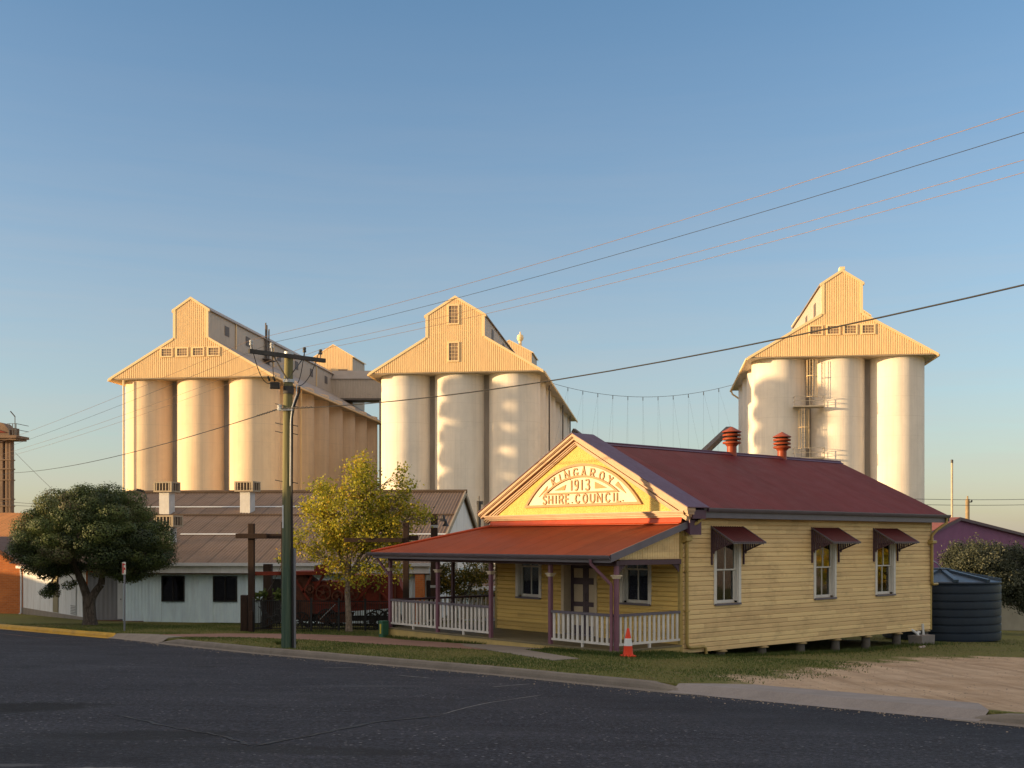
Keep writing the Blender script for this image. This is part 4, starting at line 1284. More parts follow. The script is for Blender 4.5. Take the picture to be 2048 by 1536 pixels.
def silo(name, label, C, n_rows, ze, zj, zh, zp, hw, wins, hh_len, conc='silo_concrete', gap=7.25, rad_=3.38, dep=7.6):
    """C = middle of the front gable on the ground. x right, y back. Returns the thing"""
    t = thing(name, label, 'grain silo', (C[0], C[1], 0), SRZ, 'grain silos behind the hall')
    z0 = -4.0
    # cylinders
    for i in range(n_rows):
        for k in (-1, 0, 1):
            if i not in (0, n_rows - 1) and k == 0: continue
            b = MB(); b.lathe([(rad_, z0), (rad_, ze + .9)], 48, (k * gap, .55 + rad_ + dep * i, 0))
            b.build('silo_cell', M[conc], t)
    b = MB(); L = dep * (n_rows - 1)
    yc = .55 + rad_
    b.box(-gap, gap, yc + .9, yc + L - .9, z0, ze + .05)
    for i in range(n_rows - 1):
        ym = yc + dep * (i + .5)
        for s in (-1, 1): b.box(min(s * gap, s * (gap + 1.6)), max(s * gap, s * (gap + 1.6)), ym - 1.6, ym + 1.6, z0, ze + .03)
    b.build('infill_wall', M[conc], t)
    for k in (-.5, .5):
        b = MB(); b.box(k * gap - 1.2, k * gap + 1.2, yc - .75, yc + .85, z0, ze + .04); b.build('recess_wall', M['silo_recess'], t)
    Lr = L + 2 * rad_ + 1.1
    W = 11.4; hl = hh_len
    # front cladding: ribbed sheets filling gable + headhouse end
    for yy, sg in ((0.0, -1), (Lr, 1)):
        b = MB(); pitch = .27
        def top(x):
            ax = abs(x)
            if ax > hw: return ze + (zj - ze) * (W - ax) / (W - hw)
            return zh + (zp - zh) * (hw - ax) / hw
        def lower(a): return ze
        o = Vector((-W, yy, 0))
        b.corr(o, (1, 0, 0), (0, 0, 1), (0, sg, 0), 2 * W, lambda a: ze, lambda a: top(a - W), pitch, .09, seg=6, rib=True, brk=(W - hw - .001, W - hw + .001, W + hw - .001, W + hw + .001, W))
        b.build('gable_cladding', M['silo_clad'], t)
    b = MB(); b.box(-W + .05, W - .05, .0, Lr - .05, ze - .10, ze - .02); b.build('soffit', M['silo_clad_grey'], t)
    b = MB()                                                   # pale flashings along the edges of the front
    def edge(x0, zA, x1, zB, w=.34):
        for sx in (-1, 1): b.prism([(sx * x0, -.16, zA + .03), (sx * x1, -.16, zB + .03), (sx * x1, -.16, zB - w), (sx * x0, -.16, zA - w)], (0, .30, 0))
    edge(W + .05, ze, hw + .02, zj, .30); edge(hw + .2, zh - .08, 0, zp + .06, .3)
    for sx in (-1, 1): b.box(min(sx * (hw - .32), sx * (hw + .03)), max(sx * (hw - .32), sx * (hw + .03)), -.15, .1, zj - .1, zh)
    b.build('edge_flashing', M['silo_trim'], t)
    # lower roofs with a gutter edge
    b = MB()
    for sx in (-1, 1):
        b.prism([(sx * (W + .1), .02, ze - .05), (sx * hw, .02, zj), (sx * hw, .02, zj - .12), (sx * (W + .1), .02, ze - .18)], (0, Lr - .04, 0))
    b.build('lower_roof', M['silo_roof'], t)
    b = MB()
    for sx in (-1, 1): b.box(min(sx * (W + .06), sx * (W + .26)), max(sx * (W + .06), sx * (W + .26)), .1, Lr, ze - .30, ze - .06)
    b.build('gutter', M['silo_trim'], t)
    # long headhouse
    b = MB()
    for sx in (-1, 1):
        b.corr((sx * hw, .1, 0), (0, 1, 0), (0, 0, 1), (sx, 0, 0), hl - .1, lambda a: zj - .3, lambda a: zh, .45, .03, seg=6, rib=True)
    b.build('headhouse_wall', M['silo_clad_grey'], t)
    b = MB()
    for sx in (-1, 1):
        b.prism([(sx * (hw + .28), .04, zh - .12), (0, .04, zp), (0, .04, zp - .14), (sx * (hw + .28), .04, zh - .24)], (0, hl - .02, 0))
    b.build('headhouse_roof', M['silo_roof'], t)
    # windows of the gable front
    for (x0, x1, w0, w1, nx, nz) in wins:
        b = MB()
        for u0, u1, v0, v1 in ((x0 - .16, x0, w0 - .16, w1 + .16), (x1, x1 + .16, w0 - .16, w1 + .16), (x0 + .001, x1 - .001, w0 - .16, w0), (x0 + .001, x1 - .001, w1, w1 + .16)): b.box(u0, u1, -.20, .0, v0, v1)
        w = b.build('window', M['silo_trim'], t)
        b = MB(); b.box(x0 + .002, x1 - .002, -.11, -.09, w0 + .002, w1 - .002); b.build('pane', M['silo_window'], w)
        b = MB()
        for i in range(1, nx): x = x0 + (x1 - x0) * i / nx; b.box(x - .02, x + .02, -.135, -.112, w0 + .003, w1 - .003)
        for i in range(1, nz): z = w0 + (w1 - w0) * i / nz; b.box(x0 + .004, x1 - .004, -.138, -.113, z - .02, z + .02)
        b.build('glazing_bar', M['silo_trim'], w)
    return t

def side_windows(t, hw, z0, z1, ys, sx):
    for y in ys:
        b = MB(); b.box(min(sx * (hw - .02), sx * (hw + .08)), max(sx * (hw - .02), sx * (hw + .08)), y, y + 1.6, z0, z1)
        b.build('window', M['silo_dark'], t)

def hoist_tower(t, x0, x1, y0, y1, zb, ze, zp, wins=(), name='hoist_tower'):
    """cross-gabled tower at the far end of a block"""
    b = MB(); xm = (x0 + x1) / 2
    b.corr((x0, y0, 0), (1, 0, 0), (0, 0, 1), (0, -1, 0), x1 - x0, lambda a: zb, lambda a: ze + (zp - ze) * (1 - abs(a - (xm - x0)) / (xm - x0)), .30, .075, 6, True, (xm - x0,))
    tw = b.build(name, M['silo_clad'], t)
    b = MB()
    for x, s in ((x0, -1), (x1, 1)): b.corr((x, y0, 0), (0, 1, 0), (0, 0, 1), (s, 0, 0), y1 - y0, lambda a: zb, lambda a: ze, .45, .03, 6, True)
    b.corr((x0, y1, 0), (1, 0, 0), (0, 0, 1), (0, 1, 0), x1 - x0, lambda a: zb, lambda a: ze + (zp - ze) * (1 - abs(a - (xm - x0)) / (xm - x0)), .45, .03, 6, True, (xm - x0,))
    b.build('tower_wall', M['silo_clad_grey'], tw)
    b = MB()
    for x, s in ((x0, -1), (x1, 1)):
        b.prism([(x + s * .3, y0 - .12, ze - .12), (xm, y0 - .12, zp + .08), (xm, y0 - .12, zp - .08), (x + s * .3, y0 - .12, ze - .30)], (0, y1 - y0 + .3, 0))
    b.build('tower_roof', M['silo_trim'], tw)
    for (u0, u1, v0, v1) in wins:
        b = MB(); b.box(u0, u1, y0 - .14, y0 + .02, v0, v1); b.build('window', M['silo_window'], tw)
    return tw

row4 = lambda zc, xs: [(x - .68, x + .68, zc - .47, zc + .47, 4, 3) for x in xs]
CL, CM, CR = (-42.27, 147.32), (-7.345, 144.52), (40.77, 138.25)
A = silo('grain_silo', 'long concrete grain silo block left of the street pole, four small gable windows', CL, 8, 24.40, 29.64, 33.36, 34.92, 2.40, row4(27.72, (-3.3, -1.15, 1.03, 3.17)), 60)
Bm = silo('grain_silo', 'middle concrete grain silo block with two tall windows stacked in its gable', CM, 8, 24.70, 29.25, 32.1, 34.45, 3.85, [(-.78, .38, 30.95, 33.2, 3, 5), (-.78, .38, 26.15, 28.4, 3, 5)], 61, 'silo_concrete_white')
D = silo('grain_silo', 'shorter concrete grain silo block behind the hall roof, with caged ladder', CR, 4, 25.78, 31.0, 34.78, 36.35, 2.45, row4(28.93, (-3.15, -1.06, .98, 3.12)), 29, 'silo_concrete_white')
side_windows(A, 2.4, 30.9, 32.2, (5.5, 13.5, 27, 35.5, 43.5, 52), 1)
side_windows(Bm, 3.85, 30.0, 31.3, (6, 17), 1)
side_windows(D, 2.45, 31.8, 33.4, (5, 13, 21), -1)
hoist_tower(A, -2.2, 5.2, 60.5, 69, 27, 37.0, 39.2, [(2.5, 4.2, 33.2, 34.6), (-1.2, .5, 33.2, 34.6)])
tw = hoist_tower(Bm, -4.0, 4.0, 54, 62.4, 27, 36.3, 38.4)
b = MB(); b.lathe([(.28, 37.6), (.28, 38.7), (.5, 38.9), (.62, 39.3), (.52, 39.75), (.2, 39.95), (0, 39.98)], 14, (1.6, 57, 0)); b.build('cowl', M['silo_trim'], tw)
b = MB(); b.lathe([(.12, 39.9), (.1, 40.4), (0, 40.4)], 8, (1.6, 57, 0)); b.build('finial', M['silo_trim'], tw)
hoist_tower(D, -1.4, 8.8, 30.2, 37.5, 20, 36.7, 40.4)
b = MB(); b.box(-.25, .35, .0, 1.2, 36.3, 36.75); b.build('ridge_vent', M['silo_trim'], D)
# antenna cage and downpipes on the left block
b = MB()
for dy in (0, .5, 1.4):
    b.tube([(2.62, 21.2 + dy, 29.5), (2.62, 21.2 + dy, 35.6 - .5 * dy)], .11, 6)
b.box(2.45, 3.5, 20.2, 23.2, 30.0, 30.12)
for y in (20.2, 21.7, 23.1): b.beam((3.45, y, 30.1), (3.45, y, 31.2), .08, .08)
b.beam((3.45, 20.2, 31.2), (3.45, 23.2, 31.2), .08, .08)
b.build('antenna_landing', M['silo_dark'], A)
for x, y in ((-8.9, .2), (8.95, 12.1)):
    b = MB(); b.tube([(x - .55 if x < 0 else 11.05, y, -4), (x - .55 if x < 0 else 11.05, y, 24.2)], .13, 8); b.build('downpipe', M['silo_trim'], A)
for y in (9.5, 25, 47):
    b = MB(); b.tube([(2.52, y, 29.6), (2.52, y, 33.2)], .09, 6); b.build('downpipe', M['silo_trim'], A)
for y in (11.8, 34.6, 50):
    b = MB(); b.tube([(11.1, y, -4), (11.1, y, 24.4)], .11, 6); b.build('downpipe', M['silo_dark'], Bm)
b = MB(); b.tube([(-11.6, 28.6, 25.6), (-11.4, 28.6, 24.9), (-10.4, 28.6, 24.2)], .14, 6); b.build('downpipe', M['silo_trim'], D)
# gantry between the left and middle blocks
g0 = Vector((*CL, 0)) + SD * 56 + SR * 2.3
g1 = Vector((*CM, 0)) + SD * 58 - SR * 3.6
gt = thing('conveyor_gantry', 'enclosed conveyor gantry bridging the left and middle silos', 'conveyor bridge', (g0.x, g0.y, 0), math.atan2(g1.y - g0.y, g1.x - g0.x))
GLn = (g1 - g0).length
b = MB(); b.corr((0, 0, 0), (1, 0, 0), (0, 0, 1), (0, -1, 0), GLn, lambda a: 28.7, lambda a: 32.3, .45, .03, 6, True)
b.corr((0, 4.2, 0), (1, 0, 0), (0, 0, 1), (0, 1, 0), GLn, lambda a: 28.7, lambda a: 32.3, .45, .03, 6, True)
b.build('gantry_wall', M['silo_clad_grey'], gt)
b = MB(); b.box(0, GLn, .02, 4.18, 28.4, 28.7); b.build('gantry_floor', M['silo_dark'], gt)
b = MB(); b.prism([(0, -.25, 32.25), (0, 2.1, 34.0), (0, 4.45, 32.25), (0, 4.45, 32.1), (0, 2.1, 33.84), (0, -.25, 32.1)], (GLn, 0, 0)); b.build('gantry_roof', M['silo_roof'], gt)
b = MB(); b.box(GLn * .70, GLn * .70 + 2.2, -.10, .0, 30.9, 32.0); b.build('window', M['silo_dark'], gt)
b = MB(); b.tube([(GLn * .38, -.12, 24.2), (GLn * .38, -.12, 32.2)], .10, 6); b.build('downpipe', M['silo_trim'], gt)
b = MB(); b.box(GLn * .30, GLn * .62, .3, 3.9, 10, 28.4); b.build('lift_shaft', M['silo_clad_grey'], gt)
# loading chutes
def chute(label, p, q, r):
    o = MB(); o.beam(p, q, r, r); return tag(o.build('grain_chute', M['silo_dark']), label, 'grain chute')
pm = Vector((*CM, 0)) + SD * 37 + SR * 12.6
chute('dark grain chute sloping down right off the middle silo flank', pm + Vector((0, 0, 20.6)), Vector(at(1205, 905, 176)), .7)
pr_ = Vector((*CR, 0)) + SD * 27 - SR * 12.0
chute('dark grain chute sloping down left off the right silo', pr_ + Vector((0, 0, 19.5)), Vector(at(1405, 908, 156)), .8)
# caged ladder with two landings on the right block
ld = MB()
lx = -3.62; ly = .9
lt = thing('caged_ladder', 'caged access ladder with two railed landings between silo cells', 'ladder', (CR[0], CR[1], 0), SRZ)
def cage(x, z0, z1, y):
    b = MB()
    for s in (-.25, .25): b.beam((x + s, y, z0), (x + s, y, z1), .07, .07)
    z = z0 + .2
    while z < z1: b.beam((x - .25, y, z), (x + .25, y, z), .05, .05); z += .6
    lad = b.build('ladder', M['silo_steel'], lt)
    b = MB(); n = 6
    pts = [(x + .65 * math.cos(math.pi + math.pi * k / n), y - .1 + .75 * math.sin(math.pi + math.pi * k / n)) for k in range(n + 1)]
    for px, py in pts: b.beam((px, py, z0 + 1.2), (px, py, z1), .05, .05)
    z = z0 + 1.2
    while z < z1 + .1:
        for k in range(n): b.beam((*pts[k], z), (*pts[k + 1], z), .10, .06)
        z += 2.6
    b.build('cage', M['silo_trim'], lt)
cage(lx + .1, 19.6, 25.4, .9); cage(lx - .9, 13.2, 19.3, .9); cage(lx + .1, 4.0, 12.9, .9)
for z in (19.45, 13.05):
    b = MB(); b.box(lx - 2.2, lx + 1.5, -.5, 1.4, z, z + .16)
    lg = b.build('landing', M['silo_steel'], lt)
    b = MB()
    for x in (lx - 2.15, lx - .3, lx + 1.45): b.beam((x, -.45, z + .16), (x, -.45, z + 1.35), .07, .07)
    for h in (.75, 1.32): b.beam((lx - 2.15, -.45, z + h), (lx + 1.45, -.45, z + h), .06, .06)
    for x in (lx - 2.15, lx + 1.45):
        for h in (.75, 1.32): b.beam((x, -.45, z + h), (x, 1.2, z + h), .06, .06)
    b.build('railing', M['silo_steel'], lg)
# catenary with droppers between the middle and right blocks
ca, cb = at(1106, 767, 152), at(1468, 769, 150)
kp = []
for i in range(25):
    u = i / 24; p = ca.lerp(cb, u); kp.append(p + Vector((0, 0, -1.75 * 4 * u * (1 - u))))
b = MB(); b.tube(kp, .028, 5); cat = b.build('hanging_cable', M['guy_steel'])
tag(cat, 'thin sagging cable strung between two silos with hanging droppers', 'cable')
for i in range(1, 12):
    p = kp[i * 2]
    b = MB(); b.tube([p, p - Vector((0, 0, .5))], .05, 5); b.build('clamp', M['guy_steel'], cat)
    b = MB(); b.tube([p, Vector((p.x, p.y, 3))], .007, 4, False); b.build('dropper', M['guy_steel'], cat)
    b = MB(); b.tube([p, Vector((p.x + (i - 5.5) * 1.1, p.y, 3))], .006, 4, False); b.build('dropper', M['guy_steel'], cat)

# ------------------------------------------------------------------ street pole and lines
px0, py0 = -5.912, 29.4                       # near the kerb
gzp = gz(px0, py0)
pole = thing('utility_pole', 'tall green tinged timber power pole with crossarm standing on the verge', 'power pole', (px0, py0, gzp))
h_ = 7.80 - gzp
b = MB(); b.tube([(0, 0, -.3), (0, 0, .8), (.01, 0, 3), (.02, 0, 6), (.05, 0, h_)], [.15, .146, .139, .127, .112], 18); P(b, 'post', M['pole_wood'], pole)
b = MB(); b.lathe([(.128, h_ - .12), (.13, h_ + .02), (0, h_ + .03)], 16, (.05, 0, 0)); b.build('pole_cap', M['galv'], pole)
arm = Vector((.735, .678, 0)); zc = 7.69 - gzp
ac = Vector((.05, -.12, zc))
b = MB(); b.beam(ac - arm * 1.14, ac + arm * 1.14, .085, .105); b.build('crossarm', M['crossarm'], pole)
for s in (-1, 1):
    b = MB(); b.beam(ac + arm * s * .42 - Vector((0, 0, .06)), Vector((.04, -.13, zc - .62)), .05, .012); b.build('arm_brace', M['hardware'], pole)
pins = [-1.08, -.48, .50, 1.0]
for u in pins:
    q = ac + arm * u + Vector((0, 0, .065))
    b = MB(); b.lathe([(.012, 0), (.012, .09), (.045, .09), (.05, .13), (.035, .15), (.05, .18), (.04, .22), (0, .23)], 10, q); b.build('insulator', M['porcelain'] if u < 0 else M['hardware'], pole)
b = MB(); b.tube([(.06, -.13, zc - .64), (.06, .0, zc - .64)], .02, 6); b.lathe([(.15, zc - .68), (.15, zc - .60)], 16, (.045, 0, 0)); b.build('band', M['galv'], pole)
q = Vector((-.28, -.16, zc - .80))
b = MB(); b.bbox(q.x - .13, q.x + .12, q.y - .08, q.y + .08, q.z - .06, q.z + .11, .02)
for dx in (-.14, 0): b.tube([(q.x + dx, q.y, q.z + .14), (q.x + dx - .05, q.y - .02, q.z + .26)], .03, 6)
b.build('fuse_box', M['cable_black'], pole)
b = MB(); b.lathe([(.142, zc - .98), (.142, zc - .78)], 16, (.04, 0, 0)); b.build('strap', M['crossarm'], pole)
def loop(p, q, sag, n=10):
    p, q = Vector(p), Vector(q)
    return [p.lerp(q, i / n) + Vector((0, 0, -sag * 4 * (i / n) * (1 - i / n))) for i in range(n + 1)]
for u, tgt, sg in ((-1.08, q + Vector((-.1, 0, .1)), .34), (-.48, q + Vector((.0, 0, .1)), .28), (.50, Vector((.30, -.1, zc - .70)), .16), (.95, Vector((.32, -.1, zc - .78)), .22)):
    b = MB(); b.tube(loop(ac + arm * u + Vector((0, 0, .2)), tgt, sg), .011, 5); b.build('jumper', M['cable_black'], pole)
b = MB(); b.tube([(.34, -.08, zc - .80), (.34, -.1, zc - .95), (.22, -.14, zc - 1.3), (.16, -.13, zc - 1.6), (.150, -.12, 4), (.165, -.12, 2), (.175, -.12, .02)], .028, 8); b.build('riser_cable', M['cable_black'], pole)
b = MB(); b.tube([(.27, -.1, zc - .75), (.28, -.14, zc - 1.0), (.17, -.18, zc - 1.35), (.13, -.17, zc - 1.75), (.12, -.165, zc - 3.4)], .016, 6); b.build('riser_cable', M['galv'], pole)
b = MB(); b.box(.16, .245, -.10, -.04, -.02, 2.62); b.build('cable_guard', M['steel_post'], pole)
zs = 6.31 - gzp
for z in (zc - 1.78, zs - .62, zs + .10, zs - 1.9):
    b = MB(); b.tube([(-.30, -.05, z + .04), (-.12, -.05, z), (.16, -.05, z - .02), (.30, -.05, z - .05)], .011, 5); b.build('step_peg', M['hardware'], pole)
b = MB(); b.lathe([(.05, 0), (.075, .05), (.055, .09), (.07, .14), (.0, .17)], 10, (-.17, -.10, zs - .05)); b.box(-.19, .2, -.17, -.14, zs - .05, zs + .0); b.build('service_bracket', M['porcelain'], pole)
b = MB(); b.box(-.095, -.06, -.156, -.148, 3.15, 3.75); b.build('pole_tag', M['rain_white'], pole)

def span(p, q, sag, r, m, label, n=40):
    p, q = Vector(p), Vector(q)
    b = MB(); b.tube([p.lerp(q, i / n) + Vector((0, 0, -sag * 4 * (i / n) * (1 - i / n))) for i in range(n + 1)], r, 5)
    return b
wires = ['topmost copper power line from street pole to upper right', 'second power line from the top, left pin of the crossarm', 'third power line from the top, from right half of crossarm', 'lowest of the four power lines on the crossarm']
U = Vector((-.648, .762, 0))
ends = [(2048, 222), (2048, 265), (2048, 320), (2048, 345)]
lft = [(0, 884), (0, 899), (0, 910), (0, 918)]
base = Vector((px0, py0, gzp))
for k, u in enumerate(pins):
    a = base + ac + arm * u + Vector((0, 0, .29))
    # meets the frame edge where the photograph shows it, then runs on to the next pole
    d = -U
    tt = (2048 - CX) / F; s_ = (tt * a.y - a.x) / (d.x - tt * d.y); Yr = a.y + d.y * s_
    zr = hz(ends[k][1], Yr)
    tt = -CX / F; d2 = U; s2 = (tt * a.y - a.x) / (d2.x - tt * d2.y); Yl = a.y + d2.y * s2
    zl = hz(lft[k][1], Yl)
    m = M['cable_black'] if k == 1 else M['cable_copper']
    def curve(s, S, dz, sag): return a + (d if S > 0 else d2) * s
    pts = []
    Sl, Sr = s2 * 1.25, s_ * 2.2
    kl = (zl - a.z) / s2; kr = (zr - a.z) / s_
    for i in range(24, 0, -1):
        s = Sl * i / 24; pts.append(a + d2 * s + Vector((0, 0, kl * s - .0006 * s * (s2 - s) * 1.2)))
    pts.append(a)
    for i in range(1, 33):
        s = Sr * i / 32; pts.append(a + d * s + Vector((0, 0, kr * s - .0016 * s * (s_ - s))))
    b = MB(); b.tube(pts, .0046, 5)
    tag(b.build('power_line', m), wires[k], 'power line', 'overhead lines on the street pole')
# the bundled service line lower down
a = base + Vector((-.18, -.1, zs)); d = -U
tt = (2048 - CX) / F; s_ = (tt * a.y - a.x) / (d.x - tt * d.y); zr = hz(570, a.y + d.y * s_); kr = (zr - a.z) / s_
b0 = at(20, 946, 66)
pts = [Vector(b0) + (a - Vector(b0)) * (i / 24) + Vector((0, 0, -.35 * 4 * (i / 24) * (1 - i / 24))) for i in range(24)]
pts.insert(0, Vector(b0) + (Vector(b0) - a) * .3)
pts += [a]
for i in range(1, 33):
    s = s_ * 2.2 * i / 32; pts.append(a + d * s + Vector((0, 0, kr * s - .0034 * s * (s_ - s))))
b = MB(); b.tube(pts, .012, 6)
sl = b.build('service_line', M['cable_black']); tag(sl, 'thick black twisted service cable fixed halfway up the street pole', 'power line')
b = MB()
for sgn in (-1, 1):
    c = [a + (pts[24] - a).normalized() * .0]
base_i = 25
for (pa, pb) in ((pts[25], pts[23]), (pts[25], pts[27])):
    v = (pb - pa).normalized(); hl = []
    sd_ = v.cross(Vector((0, 0, 1))).normalized(); up = sd_.cross(v)
    for i in range(60):
        t = i * .028; hl.append(pa + v * t + (sd_ * math.cos(i * .9) + up * math.sin(i * .9)) * .022)
    b.tube(hl, .008, 4)
b.build('helical_grip', M['hardware'], sl)

# ------------------------------------------------------------------ street furniture
X, Y = -13.184, 38.07
ss = thing('street_sign', 'small red and white parking sign on thin grey post', 'sign', (X, Y, gz(X, Y)))
b = MB(); b.tube([(0, 0, -.1), (0, 0, 2.36)], .033, 10); b.build('post', M['steel_post'], ss)
b = MB(); b.bbox(-.062, .062, -.05, -.038, 1.93, 2.34, .004); pl = b.build('sign_plate', M['street_sign_white'], ss)
b = MB(); b.box(-.052, -.01, -.053, -.0505, 1.96, 2.31); b.build('red_band', M['street_sign_red'], pl)
b = MB(); b.box(-.03, .05, -.0545, -.0531, 2.25, 2.285); b.box(-.0, .045, -.0525, -.0506, 2.08, 2.16); b.build('marking', M['street_sign_red'], pl)

X, Y = 2.93, 28.25
cn = thing('traffic_cone', 'orange traffic cone with white band on the grass', 'traffic cone', (X, Y, gz(X, Y) + .005), rad(12))
b = MB(); b.bbox(-.17, .17, -.17, .17, 0, .035, .012); b.build('base', M['cone_orange'], cn)
b = MB(); b.lathe([(.135, .034), (.118, .13), (.107, .27)], 24); b.build('cone_body', M['cone_orange'], cn)
b = MB(); b.lathe([(.083, .455), (.03, .70), (.022, .71), (0, .71)], 24); b.build('cone_tip', M['cone_orange'], cn)
b = MB(); b.lathe([(.107, .268), (.109, .272), (.085, .456), (.083, .458)], 24); b.build('band', M['cone_white'], cn)

X, Y = -4.22, 36.8
gb = thing('service_pillar', 'green electrical service pillar at the end of the verandah', 'service box', (X, Y, gz(X, Y)), rad(-49.6))
b = MB(); b.bbox(-.12, .12, -.12, .12, -.05, .50, .012); b.build('case', M['box_green'], gb)
b = MB(); b.bbox(-.13, .13, -.13, .13, .505, .54, .01); b.build('lid', M['box_green'], gb)
b = MB(); b.box(-.05, .03, -.124, -.1205, .12, .44); b.build('label_plate', M['sign_yellow'], gb)

# water tank behind the hall
X, Y = 16.55, 43.2
tk = thing('water_tank', 'dark blue ribbed plastic rainwater tank behind the yellow hall', 'water tank', (X, Y, -.86))
R0 = 2.13; prof = [(R0 + .01, 0)]
z = .0
for k in range(7):
    zb = .04 + k * .292
    prof += [(R0 + .014, zb), (R0 + .022, zb + .02), (R0 + .024, zb + .13), (R0 + .022, zb + .245), (R0 - .012, zb + .262), (R0 - .012, zb + .278)]
prof += [(R0, 2.10), (R0 + .03, 2.13), (R0 + .03, 2.17), (R0 - .02, 2.20)]
b = MB(); b.lathe(prof, 72); P(b, 'tank_body', M['tank'], tk)
b = MB(); b.lathe([(R0 - .02, 2.19), (.42, 2.52), (.40, 2.58), (.0, 2.60)], 48); P(b, 'lid', M['tank_lid'], tk)
for k in range(10):
    t = 2 * math.pi * k / 10 + .2
    b = MB(); c, s = math.cos(t), math.sin(t)
    p, q = Vector((c * .36, s * .36, 2.57)), Vector((c * (R0 + .02), s * (R0 + .02), 2.24))
    b.beam(p, q, .17, .10); P(b, 'lid_rib', M['tank_lid'], tk)
b = MB(); b.lathe([(.36, 2.58), (.38, 2.66), (.0, 2.68)], 24, (0, 0, 0)); P(b, 'hatch', M['tank_lid'], tk)
b = MB(); b.tube([(-1.0, -1.6, 3.05), (-.4, -.7, 2.85), (.0, 0, 2.66)], .018, 6); P(b, 'overflow_wire', M['galv'], tk)
# concrete trough and pipes under the back corner
x_, y_ = wld(.15, 12.35); zt = gz(x_, y_)
tr = thing('concrete_trough', 'small concrete trough with white waste pipes below the hall corner', 'trough', (x_, y_, zt), RZ)
b = MB(); b.prism([(-.22, -.42, -.05), (.24, -.42, -.05), (.28, -.46, .32), (-.26, -.46, .32)], (0, .85, 0)); P(b, 'trough', M['apron'], tr)
b = MB(); b.tube([(-.25, -.55, .62), (-.05, -.25, .40), (.0, -.2, .3)], .045, 8); P(b, 'waste_pipe', M['rain_white'], tr)
b = MB(); b.tube([(.0, .12, .30), (-.02, .10, .70)], .045, 8); P(b, 'waste_pipe', M['rain_white'], tr)
b = MB(); b.tube([(-.1, -.12, .32), (-.12, -.02, .42), (-.1, .05, .40)], .055, 8); P(b, 'pipe_bend', M['rain_white'], tr)
x_, y_ = wld(1.15, 10.6)
b = MB(); b.bbox(-.09, .07, -.04, .05, .0, .05, .012); b.bbox(.02, .1, -.06, .03, .03, .075, .01)
lt_ = b.build('litter', M['litter']); lt_.location = (x_, y_, gz(x_, y_)); tag(lt_, 'scrap of pale litter lying on the grass beside the stumps', 'litter')

# ------------------------------------------------------------------ timber display frame, fence, thresher
def fr(px, Y): return (px - CX) / F * Y
def display_post(px, Y, top, label, w=.21, arm=None, name='timber_post'):
    X = fr(px, Y); zg = gz(X, Y)
    t = thing(name, label, 'timber post', (X, Y, zg))
    b = MB(); b.bbox(-w / 2, w / 2, -w / 2, w / 2, -.2, hz(top, Y) - zg, .012); P(b, 'post', M['rust_timber'], t)
    for (x0, x1, ya, h, dy) in (arm or []):
        b = MB(); z = hz(ya, Y) - zg
        b.bbox(fr(x0, Y) - X, fr(x1, Y) - X, -w / 2 - .13 + dy, -w / 2 - .01 + dy, z - h / 2, z + h / 2, .01); P(b, 'crossarm', M['rust_timber'], t)
    return t
T1 = display_post(503, 39.3, 1047, 'tall rusty timber post with crossarm, left of the power pole', arm=[(474, 536, 1072, .17, 0), (509, 570, 1072.5, .17, .24)])
T2 = display_post(569, 40.0, 1044, 'tall timber post almost hidden behind the power pole', arm=[])
T3 = display_post(812, 39.8, 1045, 'tall timber post with crossarm rising behind the verandah roof end', arm=[(690, 806, 1080, .15, 0), (806, 836, 1076, .17, .24)])
display_post(489, 39.6, 1190, 'short dark timber bollard at the corner of the iron fence', .24, name='timber_bollard')
display_post(536, 41.5, 1128, 'thick dark timber upright inside the fenced corner', .30)
display_post(502, 38.9, 1222, 'slim weathered gate post in front of tall crossarm post', .11, name='gate_post')
b = MB(); b.beam(at(505, 1147, 39.6), at(652, 1146, 41.2), .12, .13)
tag(b.build('display_beam', M['rust_red']), 'rust red beam running from the crossarm post to the thresher', 'beam')

def iron_panel(parent, p, q, h, n):
    b = MB(); p, q = Vector(p), Vector(q); up = Vector((0, 0, 1))
    for z in (.12, h - .03): b.beam(p + up * z, q + up * z, .03, .03)
    for i in range(n + 1):
        c = p.lerp(q, i / n); b.beam(c + up * .04, c + up * (h - .046), .016, .016)
    return b.build('fence_panel', M['black_iron'], parent)
f0 = Vector((fr(507, 39.0), 39.0, 0)); f1 = Vector((fr(782, 42.4), 42.4, 0))
fe = thing('iron_fence', 'low black iron picket fence around the old thresher', 'fence', (0, 0, 0))
N = 5
for i in range(N):
    p, q = f0.lerp(f1, i / N), f0.lerp(f1, (i + 1) / N)
    p.z = gz(p.x, p.y); q.z = gz(q.x, q.y)
    d = (q - p).normalized()
    iron_panel(fe, p + d * .04, q - d * .04, 1.13, 14)
    b = MB(); b.box(p.x - .03, p.x + .03, p.y - .03, p.y + .03, p.z - .1, p.z + 1.2); b.build('fence_post', M['black_iron'], fe)
